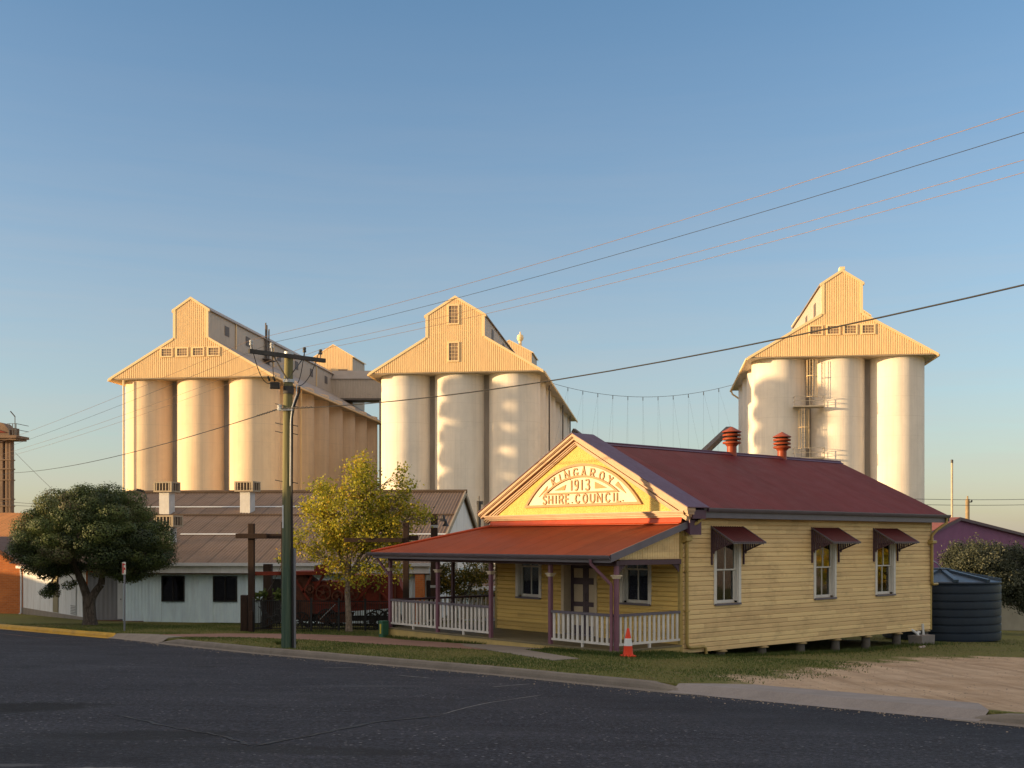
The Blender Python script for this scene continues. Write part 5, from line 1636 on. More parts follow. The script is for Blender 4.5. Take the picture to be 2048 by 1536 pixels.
# wrought vine ornament in the first bay
b = MB()
for k in range(7):
    s = f0 + (f1 - f0) * (.02 + .025 * k); s.z = gz(s.x, s.y) + .1
    pts = []; x, z, a = 0, 0, random.uniform(.6, 2.4)
    for i in range(14):
        a += random.uniform(-.7, .7); a = max(.3, min(2.8, a))
        x += .07 * math.cos(a); z += .07 * math.sin(a)
        if z > .95: break
        pts.append(s + Vector((x, -.05, z)))
    if len(pts) > 2: b.tube(pts, .016, 5)
    for p in pts[2::3]: b.lathe([(.0, -.03), (.035, .0), (.0, .03)], 6, p)
b.build('scrollwork', M['black_iron'], fe)
g1_ = f0 + Vector((.6, 6.5, 0))
side = thing('iron_fence', 'black iron fence returning away along the near side of the thresher', 'fence', (0, 0, 0))
q = Vector((f0.x - .1, f0.y + 3.4, 0)); q.z = gz(q.x, q.y); p = f0.copy(); p.z = gz(p.x, p.y)
iron_panel(side, p + Vector((-.02, .1, 0)), q, 1.1, 20)
back = thing('iron_fence', 'black iron fence closing the far side behind the thresher', 'fence', (0, 0, 0))
p, q = f0 + Vector((-.1, 3.5, 0)), f1 + Vector((.4, 2.8, 0)); p.z = gz(p.x, p.y); q.z = gz(q.x, q.y)
iron_panel(back, p, q, 1.1, 60)

# rusty threshing machine, about 5 m long; local x to the right, y away
TY = 43.0
tx = fr(588, TY); tz = -.58
th = thing('threshing_machine', 'old rust red peanut threshing machine on iron wheels', 'threshing machine', (tx, TY, tz))
def T(b, n, m='rust_red', p=None): return b.build(n, M[m], p or th)
u = TY / F
def lx_(px): return (px - 588) * u
def lz_(py): return hz(py, TY) - tz
b = MB(); b.prism([(lx_(625), 0, lz_(1228)), (lx_(792), 0, lz_(1216)), (lx_(792), 0, lz_(1150)), (lx_(700), 0, lz_(1150)), (lx_(690), 0, lz_(1163)), (lx_(625), 0, lz_(1163))], (0, 1.5, 0)); T(b, 'main_body')
b = MB(); b.prism([(lx_(590), .05, lz_(1240)), (lx_(624), .05, lz_(1240)), (lx_(624), .05, lz_(1162)), (lx_(607), .05, lz_(1150)), (lx_(590), .05, lz_(1150))], (0, 1.4, 0)); T(b, 'feed_bin', 'rust_brown')
b = MB(); b.box(lx_(586), lx_(652), -.25, 1.7, lz_(1149), lz_(1143)); T(b, 'feed_table')
b = MB(); b.prism([(lx_(625), .2, lz_(1142)), (lx_(655), .2, lz_(1142)), (lx_(650), .2, lz_(1127)), (lx_(630), .2, lz_(1131))], (0, 1.0, 0)); T(b, 'hopper')
b = MB(); b.prism([(lx_(792.5), .1, lz_(1204)), (lx_(812), .1, lz_(1196)), (lx_(800), .1, lz_(1172)), (lx_(792.5), .1, lz_(1150))], (0, 1.3, 0)); T(b, 'straw_chute')
for (xa, za, xb, zb) in ((592, 1160, 622, 1205), (607, 1185, 625, 1150), (625, 1186, 648, 1150), (660, 1160, 690, 1190), (700, 1216, 745, 1166), (745, 1166, 790, 1212)):
    b = MB(); b.beam((lx_(xa), -.07, lz_(za)), (lx_(xb), -.07, lz_(zb)), .07, .09); T(b, 'brace')
for x in (626, 660, 694, 728, 760, 790):
    b = MB(); b.box(lx_(x) - .035, lx_(x) + .035, -.055, -.002, lz_(1226 - (x - 626) * .06), lz_(1166 if x < 690 else 1152)); T(b, 'stud', 'rust_brown')
b = MB(); b.box(lx_(625), lx_(792), -.085, -.056, lz_(1208), lz_(1202)); T(b, 'side_rail')
b = MB(); b.prism([(lx_(632), .1, lz_(1228)), (lx_(700), .1, lz_(1228)), (lx_(690), .1, lz_(1246)), (lx_(640), .1, lz_(1246))], (0, 1.3, 0)); T(b, 'sieve_box', 'rust_brown')
def wheel(x, y, r, name, spokes=8, m='iron_dark', zc=None, w=.07):
    zc = r if zc is None else zc
    b = MB(); n = 28
    for i in range(n):
        a0, a1 = 2 * math.pi * i / n, 2 * math.pi * (i + 1) / n
        ri = r - .05
        q = [(x + rr * math.cos(a), yy, zc + rr * math.sin(a)) for yy in (y - w / 2, y + w / 2) for rr in (r, ri) for a in (a0, a1)]
        b.add(q, [(0, 1, 3, 2), (4, 6, 7, 5), (0, 4, 5, 1), (2, 3, 7, 6)])
    for i in range(spokes):
        a = 2 * math.pi * i / spokes + .2; b.beam((x, y, zc), (x + (r - .05) * math.cos(a), y, zc + (r - .05) * math.sin(a)), .03, .04)
    b.tube([(x, y - .1, zc), (x, y + .1, zc)], .07, 10)
    return T(b, name, m)
for px, r in ((603, .36), (655, .42), (746, .36), (776, .38)):
    wheel(lx_(px), -.12, r, 'wheel'); wheel(lx_(px), 1.55, r, 'wheel')
    b = MB(); b.tube([(lx_(px), -.1, r), (lx_(px), 1.5, r)], .04, 8); T(b, 'axle', 'iron_dark')
b = MB(); b.beam((lx_(596), .25, .40), (lx_(785), .25, .42), .10, .14); b.beam((lx_(596), 1.2, .40), (lx_(785), 1.2, .42), .10, .14); T(b, 'chassis', 'iron_dark')
for px, py, r in ((621, 1178, .17), (648, 1185, .30), (676, 1192, .22), (706, 1186, .26)): wheel(lx_(px), -.14, r, 'pulley', 5, 'rust_brown', lz_(py), .08)
b = MB(); b.beam((lx_(642), -.3, lz_(1238)), (lx_(672), -.2, lz_(1208)), .025, .025); T(b, 'draw_rod', 'galv')

# ------------------------------------------------------------------ lamp post and little poles
X, Y = fr(868.5, 45.6), 45.6
lp = thing('lamp_post', 'square dark timber lamp post with two black bell lamps', 'lamp post', (X, Y, gz(X, Y)))
zt = hz(1028, Y) - gz(X, Y)
b = MB(); b.bbox(-.135, .135, -.135, .135, -.2, zt, .015); P(b, 'post', M['rust_timber'], lp)
b = MB(); b.box(-.15, .15, -.15, .15, zt - .56, zt - .45); b.box(-.15, .15, -.15, .15, zt - 3.0, zt - 2.9); P(b, 'band', M['galv'], lp)
for s, dz in ((-.40, -.22), (.38, -.20), (.47, -.30)):
    b = MB(); b.tube([(0, -.14, zt - .21), (s, -.14, zt - .21)], .018, 6); b.lathe([(.03, .12), (.06, .04), (.07, -.03), (.13, -.12), (.16, -.15)], 14, (s, -.14, zt + dz + (-.05 if abs(s) > .44 else .05))); P(b, 'lamp', M['lamp_black'], lp)
X, Y = fr(958, 74), 74
fp = thing('utility_pole', 'small dark distant power pole left of the lettered gable', 'power pole', (X, Y, gz(X, Y)))
b = MB(); b.tube([(0, 0, -.2), (0, 0, hz(1003, Y) - gz(X, Y))], .13, 8); P(b, 'post', M['crossarm'], fp)
b = MB(); b.tube([(0, 0, hz(1004, Y) - gz(X, Y)), (0, 0, hz(992, Y) - gz(X, Y))], .04, 6); b.box(-.15, .28, -.08, .08, hz(1009, Y) - gz(X, Y), hz(1002, Y) - gz(X, Y)); P(b, 'head_fitting', M['hardware'], fp)
X, Y = fr(1904, 92), 92
t = thing('flag_pole', 'slender pale pole rising behind the purple building', 'pole', (X, Y, gz(X, Y)))
b = MB(); b.tube([(0, 0, -.2), (0, 0, hz(922, Y) - gz(X, Y))], .085, 10); P(b, 'post', paint('pale_pole', (.52, .42, .30), .6, .2, 2), t)
b = MB(); b.lathe([(.10, 0), (.11, .25), (0, .3)], 8, (0, 0, hz(926, Y) - gz(X, Y))); P(b, 'tip', M['hardware'], t)
X, Y = fr(1935, 96), 96
t = thing('utility_pole', 'stout timber power pole behind the ridge of the purple building', 'power pole', (X, Y, gz(X, Y)))
b = MB(); b.tube([(0, 0, -.2), (0, 0, hz(998, Y) - gz(X, Y))], [.2, .17], 10); b.tube([(0, 0, hz(1000, Y) - gz(X, Y)), (0, 0, hz(992, Y) - gz(X, Y))], .07, 8); P(b, 'post', M['far_pole'], t)
b = MB(); b.box(-.1, .34, -.1, .1, hz(1005, Y) - gz(X, Y), hz(1003, Y) - gz(X, Y)); b.lathe([(.06, 0), (.08, .12), (0, .2)], 8, (.36, 0, hz(1004, Y) - gz(X, Y))); P(b, 'insulator_bracket', M['hardware'], t)
for y, lab in ((993.5, 'upper thin wire crossing the sky right of the silos'), (1004.5, 'lower thin wire crossing the sky right of the silos')):
    p, q = at(1780, y + 3, 92), at(2150, y + 2, 100)
    b = span(p, q, .15, .022, None, ''); tag(b.build('power_line', M['guy_steel']), lab, 'power line', 'thin wires behind the purple building')
for (a_, c_, lab) in (((-20, 1000, 95), (180, 1012, 95), 'upper thin wire right of the steel tower'), ((-20, 1008, 95), (180, 1013, 95), 'lower thin wire right of the steel tower'), ((30, 905, 110), (150, 1020, 110), 'steep guy wire falling from the steel tower landing')):
    b = span(at(*a_), at(*c_), .1, .018, None, ''); tag(b.build('guy_wire', M['guy_steel']), lab, 'wire')

# left edge: twin-leg elevator tower
X, Y = fr(6, 96), 96
tw = thing('elevator_tower', 'brown steel bucket elevator tower at the left edge of the photo', 'tower', (X, Y, -2.2), rad(-4))
k = Y / F
zt = hz(878, Y) + 2.2
for d0, d1 in ((-34, -21), (-8, 4), (8, 14), (14.5, 20)):
    b = MB(); b.bbox(d0 * k, d1 * k, -.3, .3, 0, zt, .05); P(b, 'leg', M['tower_steel'], tw)
for py in (920, 938, 960, 998, 1012, 1026):
    b = MB(); z = hz(py, Y) + 2.2; b.box(-36 * k, 21.0 * k, -.36, .36, z - .06, z + .04); P(b, 'brace_ring', M['tower_steel'], tw)
b = MB(); b.box(-50 * k, 41 * k, -1.1, 1.1, zt, zt + .22); b.box(-50 * k, 38 * k, -.9, .9, zt - .16, zt - .001); P(b, 'landing', M['tower_steel'], tw)
b = MB()
prf = [(-40, 0), (-40, 17), (-22, 27), (0, 27), (9, 24), (18, 14), (22, 0)]
b.prism([(x * k, -.6, zt + .22 + z * k) for x, z in prf], (0, 1.2, 0)); P(b, 'head_casing', M['tower_steel'], tw)
b = MB(); b.prism([(-30 * k, -.66, zt + .22 + 6 * k), (-30 * k, -.66, zt + .22 + 17 * k), (-8 * k, -.66, zt + .22 + 14 * k), (16 * k, -.66, zt + .22 + 6 * k)], (0, .04, 0)); P(b, 'casing_panel', M['rust_red'], tw)
b = MB(); b.box(23 * k, 29 * k, -.4, .4, zt + .22, zt + .9); P(b, 'motor', M['tower_steel'], tw)
b = MB()
for x in (26, 33, 40):
    b.beam((x * k, -1.05, zt + .22), (x * k, -1.05, zt + 1.2), .05, .05)
for h in (.7, 1.2): b.beam((22 * k, -1.05, zt + h), (40 * k, -1.05, zt + h), .04, .04); b.beam((40 * k, -1.05, zt + h), (40 * k, 1.05, zt + h), .04, .04)
P(b, 'handrail', M['guy_steel'], tw)
b = MB(); b.beam((31 * k, -.5, zt + .22), (31 * k, -.5, zt + 1.9), .05, .05); b.beam((31 * k, -.5, zt + 1.85), (24 * k, -.7, zt + 2.3), .16, .07); P(b, 'floodlight', M['guy_steel'], tw)

# ------------------------------------------------------------------ corrugated workshop on the left
WR = math.atan2(-.065, .998)
FX, FY = -3.45, 46.6
ws_ = thing('workshop', 'pale blue corrugated iron workshop with a wide brown roof', 'building', (FX, FY, 0), WR)
def wx(px, Y=46.9):
    X = fr(px, Y); return (X - FX) * .998 + (Y - FY) * -.065
def Wp(b, n, m, p=None): return b.build(n, M[m], p or ws_)
xl, xr = wx(228), 0.0
zb_ = -.62
wn_ = [(wx(309), wx(357)), (wx(416), wx(466))]
b = MB()
def wall_seg(x0, x1, z0, z1, m=b): m.corr((x0, .35, 0), (1, 0, 0), (0, 0, 1), (0, -1, 0), x1 - x0, lambda a: z0, lambda a: z1, .15, .012, 4)
cur = xl
for x0, x1 in wn_:
    wall_seg(cur, x0, zb_, 1.50); wall_seg(x0, x1, zb_, .27); wall_seg(x0, x1, 1.36, 1.50); cur = x1
wall_seg(cur, wx(700), zb_, 1.5)
Wp(b, 'front_wall', 'corr_white')
b = MB(); b.corr((wx(700), .35, 0), (1, 0, 0), (0, 0, 1), (0, -1, 0), xr - wx(700), lambda a: zb_, lambda a: 1.5, .15, .012, 4); Wp(b, 'end_bay_wall', 'corr_white')
b = MB(); b.box(wx(833), wx(850), -.15, .3, -.7, 1.45); Wp(b, 'brick_pier', 'brick')
b = MB(); b.box(wx(853), wx(864), .28, .32, -.6, 1.2); Wp(b, 'side_window', 'dark_glass_frame')
b = MB(); b.box(wx(526), wx(556), .25, .335, -.6, 1.25); Wp(b, 'doorway', 'interior')
for x0, x1 in wn_:
    b = MB()
    for u0, u1, v0, v1 in ((x0, x0 + .05, .27, 1.36), (x1 - .05, x1, .27, 1.36), (x0 + .051, x1 - .051, .27, .32), (x0 + .051, x1 - .051, 1.31, 1.36), ((x0 + x1) / 2 - .02, (x0 + x1) / 2 + .02, .321, 1.309)): b.box(u0, u1, .30, .40, v0, v1)
    w = Wp(b, 'window', 'dark_glass_frame')
    b = MB(); b.box(x0 + .03, x1 - .03, .37, .38, .29, 1.34); Wp(b, 'pane', 'glass_dark', w)
    b = MB(); b.box(x0 - .3, x1 + .3, 1.2, 1.22, 0, 1.6); Wp(b, 'dark_interior', 'interior', w)
b = MB(); b.box(xl, xr, -.06, .3, 1.50, 1.86); Wp(b, 'eave_band', 'corr_warm')
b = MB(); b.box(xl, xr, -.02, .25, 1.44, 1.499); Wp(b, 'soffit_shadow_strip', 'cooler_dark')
b = MB(); b.box(xl - .2, xr + .1, -.22, -.061, 1.80, 1.93); Wp(b, 'gutter', 'rain_white')
# roof: ridge 12.4 m back
rl = math.hypot(12.4, 3.52)
Bv = Vector((0, 12.4, 3.52)).normalized(); Nv = Vector((0, -3.52, 12.4)).normalized()
xL = wx(222, 58)
b = MB(); b.corr((xL, -.15, 1.90), (1, 0, 0), Bv, Nv, xr + .25 - xL, lambda a: 0, lambda a: rl, .15, .018, 4)
rf = Wp(b, 'roof', 'shed_roof')
Bv2 = Vector((0, 12.4, -3.52)).normalized(); Nv2 = Vector((0, 3.52, 12.4)).normalized()
b = MB(); b.corr((xL, 12.25, 5.42), (1, 0, 0), Bv2, Nv2, xr + .25 - xL, lambda a: 0, lambda a: rl, .15, .018, 4); Wp(b, 'rear_roof', 'shed_roof')
b = MB(); b.tube([(xL, 12.25, 5.46), (xr + .3, 12.25, 5.46)], .10, 8); b.build('ridge_cap', M['cooler_dark'], rf)
for s, a0, a1 in ((.345, wx(352, 51), wx(470, 51)), (.345, wx(800, 51), xr + .2), (.745, wx(240, 56), wx(640, 56))):
    p = Vector((0, -.15, 1.90)) + Bv * rl * s
    b = MB(); b.prism([(a0, p.y, p.z + .03), (a0, p.y + .02, p.z + .055), (a0, p.y + .12, p.z + .085), (a0, p.y + .12, p.z + .06)], (a1 - a0, 0, 0)); b.build('roof_flashing', M['rain_white'], rf)
p = Vector((0, -.15, 1.90)) + Bv * rl * .62                 # dark bar drawn as the shadow line of the upper roof's step
b = MB(); b.box(xL, xr + .2, p.y - .02, p.y + .06, p.z + .02, p.z + .085); b.build('step_shadow_bar', M['cooler_dark'], rf)
b = MB(); b.prism([(xr, .4, zb_), (xr, 24.2, zb_), (xr, 24.2, 1.95), (xr, 12.25, 5.34), (xr, .4, 1.95)], (.04, 0, 0)); Wp(b, 'gable_wall', 'corr_warm')
for s in (1, -1):
    b = MB(); o = [Vector((xr + .22, 12.25 - s * 12.4, 1.86)), Vector((xr + .22, 12.25, 5.38))]; b.beam(o[0], o[1], .07, .24); Wp(b, 'bargeboard', 'cooler')
b = MB(); b.box(xr + .05, xr + .09, 8.5, 9.6, 1.2, 2.3); Wp(b, 'gable_vent', 'corr_grey')
def cooler(px, py, Y, label, w=1.0):
    c = at(px, py, Y); xloc = (c.x - FX) * .998 + (c.y - FY) * -.065
    yl = (c.y - FY) * .998 + (c.x - FX) * .065
    zr = 1.9 + (yl + .15) / 12.4 * 3.52
    t = thing('evaporative_cooler', label, 'roof cooler', (c.x, c.y, zr), WR + rad(-10), 'coolers on the workshop roof')
    h = c.z - zr
    b = MB(); b.box(-.27, .27, -.27, .27, -.35, h - .24); P(b, 'duct', M['duct_white'], t)
    b = MB(); b.box(-w / 2, w / 2, -.42, .42, h - .24, h - .17); b.box(-w / 2, w / 2, -.42, .42, h + .20, h + .27)
    for sx in (-1, 1):
        for sy in (-1, 1): b.box(sx * (w / 2 - .05) - .05, sx * (w / 2 - .05) + .05, sy * .37 - .05, sy * .37 + .05, h - .169, h + .199)
    for k in range(1, 6): x = -w / 2 + w * k / 6; b.box(x - .025, x + .025, -.41, -.385, h - .169, h + .199)
    for k in range(1, 4): b.box(w / 2 - .035, w / 2 - .01, -.42 + .84 * k / 4 - .02, -.42 + .84 * k / 4 + .02, h - .168, h + .198)
    P(b, 'casing', M['cooler'], t)
    b = MB(); b.box(-w / 2 + .05, w / 2 - .05, -.37, .37, h - .169, h + .199); P(b, 'pad', M['cooler_dark'], t)
cooler(334, 975, 55.6, 'rooftop cooler at the left end of the workshop ridge')
cooler(495, 974, 55.6, 'rooftop cooler on the ridge just left of the power pole')
cooler(336, 1043, 50.2, 'rooftop cooler lower down, above the dark tree edge')
c = at(284, 982, 58)
b = MB(); b.tube([(c.x + .25, c.y, c.z - .4), (c.x + .1, c.y, c.z)], .03, 6); b.beam((c.x + .1, c.y, c.z - .02), (c.x - .25, c.y - .1, c.z + .06), .3, .12)
tag(b.build('floodlight', M['lamp_black']), 'small black floodlight on the workshop ridge', 'floodlight')

# wing of the workshop along the street line, behind the round tree
wa, wb = Vector((-18.35, 48.2, 0)), Vector((-24.3, 55.6, 0))
wd = (wa - wb); WL = wd.length
wg = thing('workshop_wing', 'white corrugated wing with tan strip behind the round tree', 'building', (wb.x, wb.y, 0), math.atan2(wd.y, wd.x))
def G(b, n, m, p=None): return b.build(n, M[m], p or wg)
b = MB(); b.corr((.05, 0, 0), (1, 0, 0), (0, 0, 1), (0, -1, 0), WL - .05, lambda a: -.45, lambda a: 1.5, .15, .012, 4); G(b, 'wall', 'corr_warm')
b = MB(); b.box(0, WL, -.04, .1, -1.1, -.45); G(b, 'plinth', 'plinth')
b = MB(); b.box(WL * .52, WL * .60, -.035, -.014, -.42, 1.5); G(b, 'tan_panel', 'tan_panel')
b = MB(); b.box(WL * .80, WL * .87, -.05, -.014, -.40, 1.4); G(b, 'door', 'rain_white')
b = MB()
for k in range(6): b.box(WL * .80, WL * .87, -.065, -.051, -.38 + k * .07, -.345 + k * .07)
G(b, 'louvre', 'corr_grey')
b = MB(); b.box(-.1, WL + .2, -.32, -.05, 1.50, 1.62); G(b, 'gutter', 'rain_white')
b = MB(); b.tube([(-.02, -.1, 1.5), (-.02, -.08, 1.2), (-.02, -.08, -.7), (-.02, -.2, -.82)], .05, 8); G(b, 'downpipe', 'rain_white')
b = MB(); b.prism([(-.1, -.28, 1.62), (WL + .2, -.28, 1.62), (WL - 2.2, 6, 3.3), (-.1, 6, 3.3)], (0, 0, .05)); G(b, 'roof', 'wing_roof')
b = MB(); b.corr((0, 0, 0), (1, 0, 0), (0, 0, 1), (0, -1, 0), 3.05, lambda a: -.55, lambda a: 1.5, .2, .012, 4)
rc = b.build('recess_wall', M['corr_grey'], wg)
rc.parent = None; rc.location = (-18.3, 48.25, 0); rc.rotation_euler = (0, 0, rad(-4)); rc.name = 'link_wall'; tag(rc, 'dark corrugated wall with white door behind the tree trunk', 'wall')
b = MB(); b.box(1.35, 2.35, -.06, -.014, -.5, 1.25); b.build('door', M['rain_white'], rc)
b = MB(); b.lathe([(0, -.03), (.035, 0), (0, .03)], 8, (1.5, -.08, .35)); b.build('door_knob', M['hardware'], rc)
b = MB(); b.box(-.4, 2.6, -.5, -.02, -.75, -.56); b.build('step', M['rust_brown'], rc)
b = MB(); b.poly([(-.1, -.3, 1.55), (3.1, -.3, 1.55), (3.1, 3, 2.6), (-.1, 3, 2.6)]); b.build('roof', M['wing_roof'], rc)

# brick shed at the left edge and the big orange roof beyond
bs = thing('brick_shed', 'orange brick shed with sunlit gable at the left edge', 'shed', (-24.35, 55.75, 0), SRZ)
def Bp(b, n, m): return b.build(n, M[m], bs)
sl_ = .62
b = MB(); b.prism([(-4.4, 0, -1.3), (0, 0, -1.3), (0, 0, 1.62), (-2.2, 0, 1.62 + 2.2 * sl_), (-4.4, 0, 1.62)], (0, .25, 0)); Bp(b, 'brick_wall', 'brick')
b = MB(); b.box(-4.3, -.1, .3, 14, -1.3, 1.6); Bp(b, 'rear_walls', 'brick')
for s in (1, -1):
    b = MB(); b.prism([(-2.2, -.3, 1.72 + 2.2 * sl_), (-2.2 + s * 2.5, -.3, 1.72 - .3 * sl_), (-2.2 + s * 2.5, -.3, 1.66 - .3 * sl_), (-2.2, -.3, 1.66 + 2.2 * sl_)], (0, 14.5, 0)); Bp(b, 'roof', 'wing_roof')
b = MB(); b.beam((-2.2, -.33, 1.62 + 2.2 * sl_), (.28, -.33, 1.52), .05, .2); b.beam((-2.2, -.33, 1.62 + 2.2 * sl_), (-4.7, -.33, 1.52), .05, .2); Bp(b, 'bargeboard', 'rust_brown')
os_ = thing('storage_shed', 'large shed with orange iron roof behind the brick shed', 'shed', (fr(-200, 78), 78, 0), SRZ)
xw = fr(95, 78) - fr(-200, 78)
b = MB(); b.corr((0, 0, hz(1096, 78)), (1, 0, 0), Vector((0, 9, hz(1026, 87) - hz(1096, 78))).normalized(), Vector((0, -1, 2.4)).normalized(), xw, lambda a: 0, lambda a: math.hypot(9, hz(1026, 87) - hz(1096, 78)), .25, .025, 4); b.build('roof', M['orange_roof'], os_)
b = MB(); b.box(.1, xw - .1, .3, 17, -2.6, hz(1098, 78)); b.build('wall', M['cream_wall'], os_)
b = MB(); b.corr((0, 9, hz(1026, 87)), (1, 0, 0), Vector((0, 9, -2.4)).normalized(), Vector((0, 1, 2.4)).normalized(), xw, lambda a: 0, lambda a: 9.3, .25, .025, 4); b.build('rear_roof', M['orange_roof'], os_)

# low grey store seen through the verandah, between workshop and hall
gs = thing('store_shed', 'low grey store with pale iron roof seen through the verandah', 'shed', (fr(893, 58), 58, 0), SRZ)
b = MB(); b.box(0, 6.5, 0, 6, -2.1, hz(1172, 58)); b.build('wall', M['grey_wall'], gs)
b = MB(); b.corr((0, -.012, 0), (1, 0, 0), (0, 0, 1), (0, -1, 0), 1.2, lambda a: -2.0, lambda a: hz(1135, 58), .15, .012, 4); b.build('corrugated_end', M['corr_white'], gs)
b = MB(); b.prism([(.4, -.5, hz(1172, 58)), (.4, 3.2, hz(1146, 58)), (.4, 6.6, hz(1168, 58)), (.4, 6.6, hz(1171, 58)), (.4, 3.2, hz(1150, 58)), (.4, -.5, hz(1175, 58))], (6.4, 0, 0)); b.build('roof', M['shed_roof'], gs)
b = MB(); b.box(.4, 6.8, -.62, -.505, hz(1180, 57.5), hz(1172, 57.5)); b.build('fascia', M['rain_white'], gs)
b = MB(); b.box(2.2, 3.4, -.05, -.002, hz(1212, 58), hz(1188, 58)); b.build('window', M['dark_glass_frame'], gs)

# ------------------------------------------------------------------ purple building and cream cottage on the right
pb = thing('purple_building', 'purple rendered building with a rusty red gable roof', 'building', (fr(1916, 66), 66, 0), math.atan2(VY, VX))
# local x runs along the gable wall (to the right and away), y to the left and away
zp = hz(1037, 66)
b = MB(); pl = [(-4.2, zp - 1.08), (0, zp), (11.5, zp - 1.3), (11.5, -4), (-4.2, -4)]
b.prism([(x, 0, z) for x, z in pl], (0, 9, 0)); b.build('wall', M['purple_wall'], pb)
b = MB(); b.prism([(0, -.15, zp + .08), (-4.9, -.15, zp - 1.18), (-4.9, -.15, zp - 1.26), (0, -.15, zp)], (0, 9.3, 0)); b.prism([(0, -.15, zp + .08), (11.9, -.15, zp - 1.27), (11.9, -.15, zp - 1.35), (0, -.15, zp)], (0, 9.3, 0)); b.build('roof', M['purple_roof'], pb)
b = MB(); b.beam((0, -.19, zp - .03), (-4.9, -.19, zp - 1.29), .05, .16); b.beam((0, -.19, zp - .03), (11.9, -.19, zp - 1.38), .05, .16); b.build('bargeboard', M['dark_purple'], pb)
ch = thing('cottage', 'low cream rendered cottage with bluish iron roof behind the tank', 'building', (fr(1985, 57), 57, 0), rad(2))
zc0, zc1 = hz(1262, 57), hz(1184, 57)
b = MB(); b.box(0, 9, 0, 7, zc0 - .5, zc1); b.build('wall', M['cream_wall'], ch)
b = MB(); b.corr((-.35, -.5, zc1 + .02), (1, 0, 0), Vector((0, 4, 1.1)).normalized(), Vector((0, -1.1, 4)).normalized(), 9.7, lambda a: 0, lambda a: 4.1, .15, .015, 4); b.build('roof', M['bluish_roof'], ch)
b = MB(); b.corr((-.35, 3.45, zc1 + 1.12), (1, 0, 0), Vector((0, 4, -1.1)).normalized(), Vector((0, 1.1, 4)).normalized(), 9.7, lambda a: 0, lambda a: 4.1, .15, .015, 4); b.build('rear_roof', M['bluish_roof'], ch)
b = MB(); b.box(-.35, 9.35, -.6, -.505, zc1 - .12, zc1 + .02); b.build('gutter', M['dark_purple'], ch)
u0 = fr(2017, 57) - fr(1985, 57)
b = MB()
for a0, a1, v0, v1 in ((u0, u0 + .1, hz(1210, 57), zc1 - .06), (u0 + 1.3, u0 + 1.4, hz(1210, 57), zc1 - .06), (u0 + .101, u0 + 1.299, hz(1210, 57), hz(1206, 57)), (u0 + .101, u0 + 1.299, zc1 - .14, zc1 - .06)): b.box(a0, a1, -.08, .02, v0, v1)
w = b.build('window', M['dark_purple'], ch)
b = MB()
for a0, a1, v0, v1 in ((u0 + .102, u0 + .15, hz(1205.5, 57), zc1 - .141), (u0 + 1.25, u0 + 1.298, hz(1205.5, 57), zc1 - .141), (u0 + .151, u0 + 1.249, hz(1205.5, 57), hz(1203, 57))): b.box(a0, a1, -.06, -.012, v0, v1)
b.build('sash', M['rain_white'], w)
b = MB(); b.box(u0 + .11, u0 + 1.29, -.03, -.004, hz(1205.5, 57), zc1 - .15); b.build('pane', M['dark_glass_frame'], w)

# ------------------------------------------------------------------ trees
def leaf_quads(C, s, n_, flat=0.0, up=0.0):
    """n quads of size s at centres C (N,3); random orientation, optionally biased to lie flat / face out n_"""
    N = len(C)
    a = rng.normal(size=(N, 3)); a /= np.linalg.norm(a, axis=1, keepdims=True)
    if n_ is not None:
        a = a * (1 - up) + n_ * up; a /= np.linalg.norm(a, axis=1, keepdims=True)
    r = rng.normal(size=(N, 3))
    u = np.cross(a, r); u /= np.linalg.norm(u, axis=1, keepdims=True)
    v = np.cross(a, u)
    sz = (s * rng.uniform(.7, 1.35, size=(N, 1)))
    u, v = u * sz * .5, v * sz * (.5 if flat == 0 else flat)
    # kite-shaped leaf: base, side, tip, side
    return np.stack([C - v, C + u * .75 - v * .1, C + v, C - u * .75 - v * .1], axis=1)

def limb(b, p, q, r0, r1, bend=.12, n=5):
    p, q = Vector(p), Vector(q); L = (q - p).length
    off = Vector((random.uniform(-1, 1), random.uniform(-1, 1), random.uniform(-.2, .8))) * L * bend
    pts = [p.lerp(q, i / n) + off * (4 * (i / n) * (1 - i / n)) for i in range(n + 1)]
    b.tube(pts, [r0 + (r1 - r0) * i / n for i in range(n + 1)], 7, caps=False)
    return pts

def kmeans(P, k, it=8):
    C = P[rng.choice(len(P), k, replace=False)]
    for _ in range(it):
        d = ((P[:, None] - C[None]) ** 2).sum(-1); a = d.argmin(1)
        for j in range(k):
            if (a == j).any(): C[j] = P[a == j].mean(0)
    return C, a

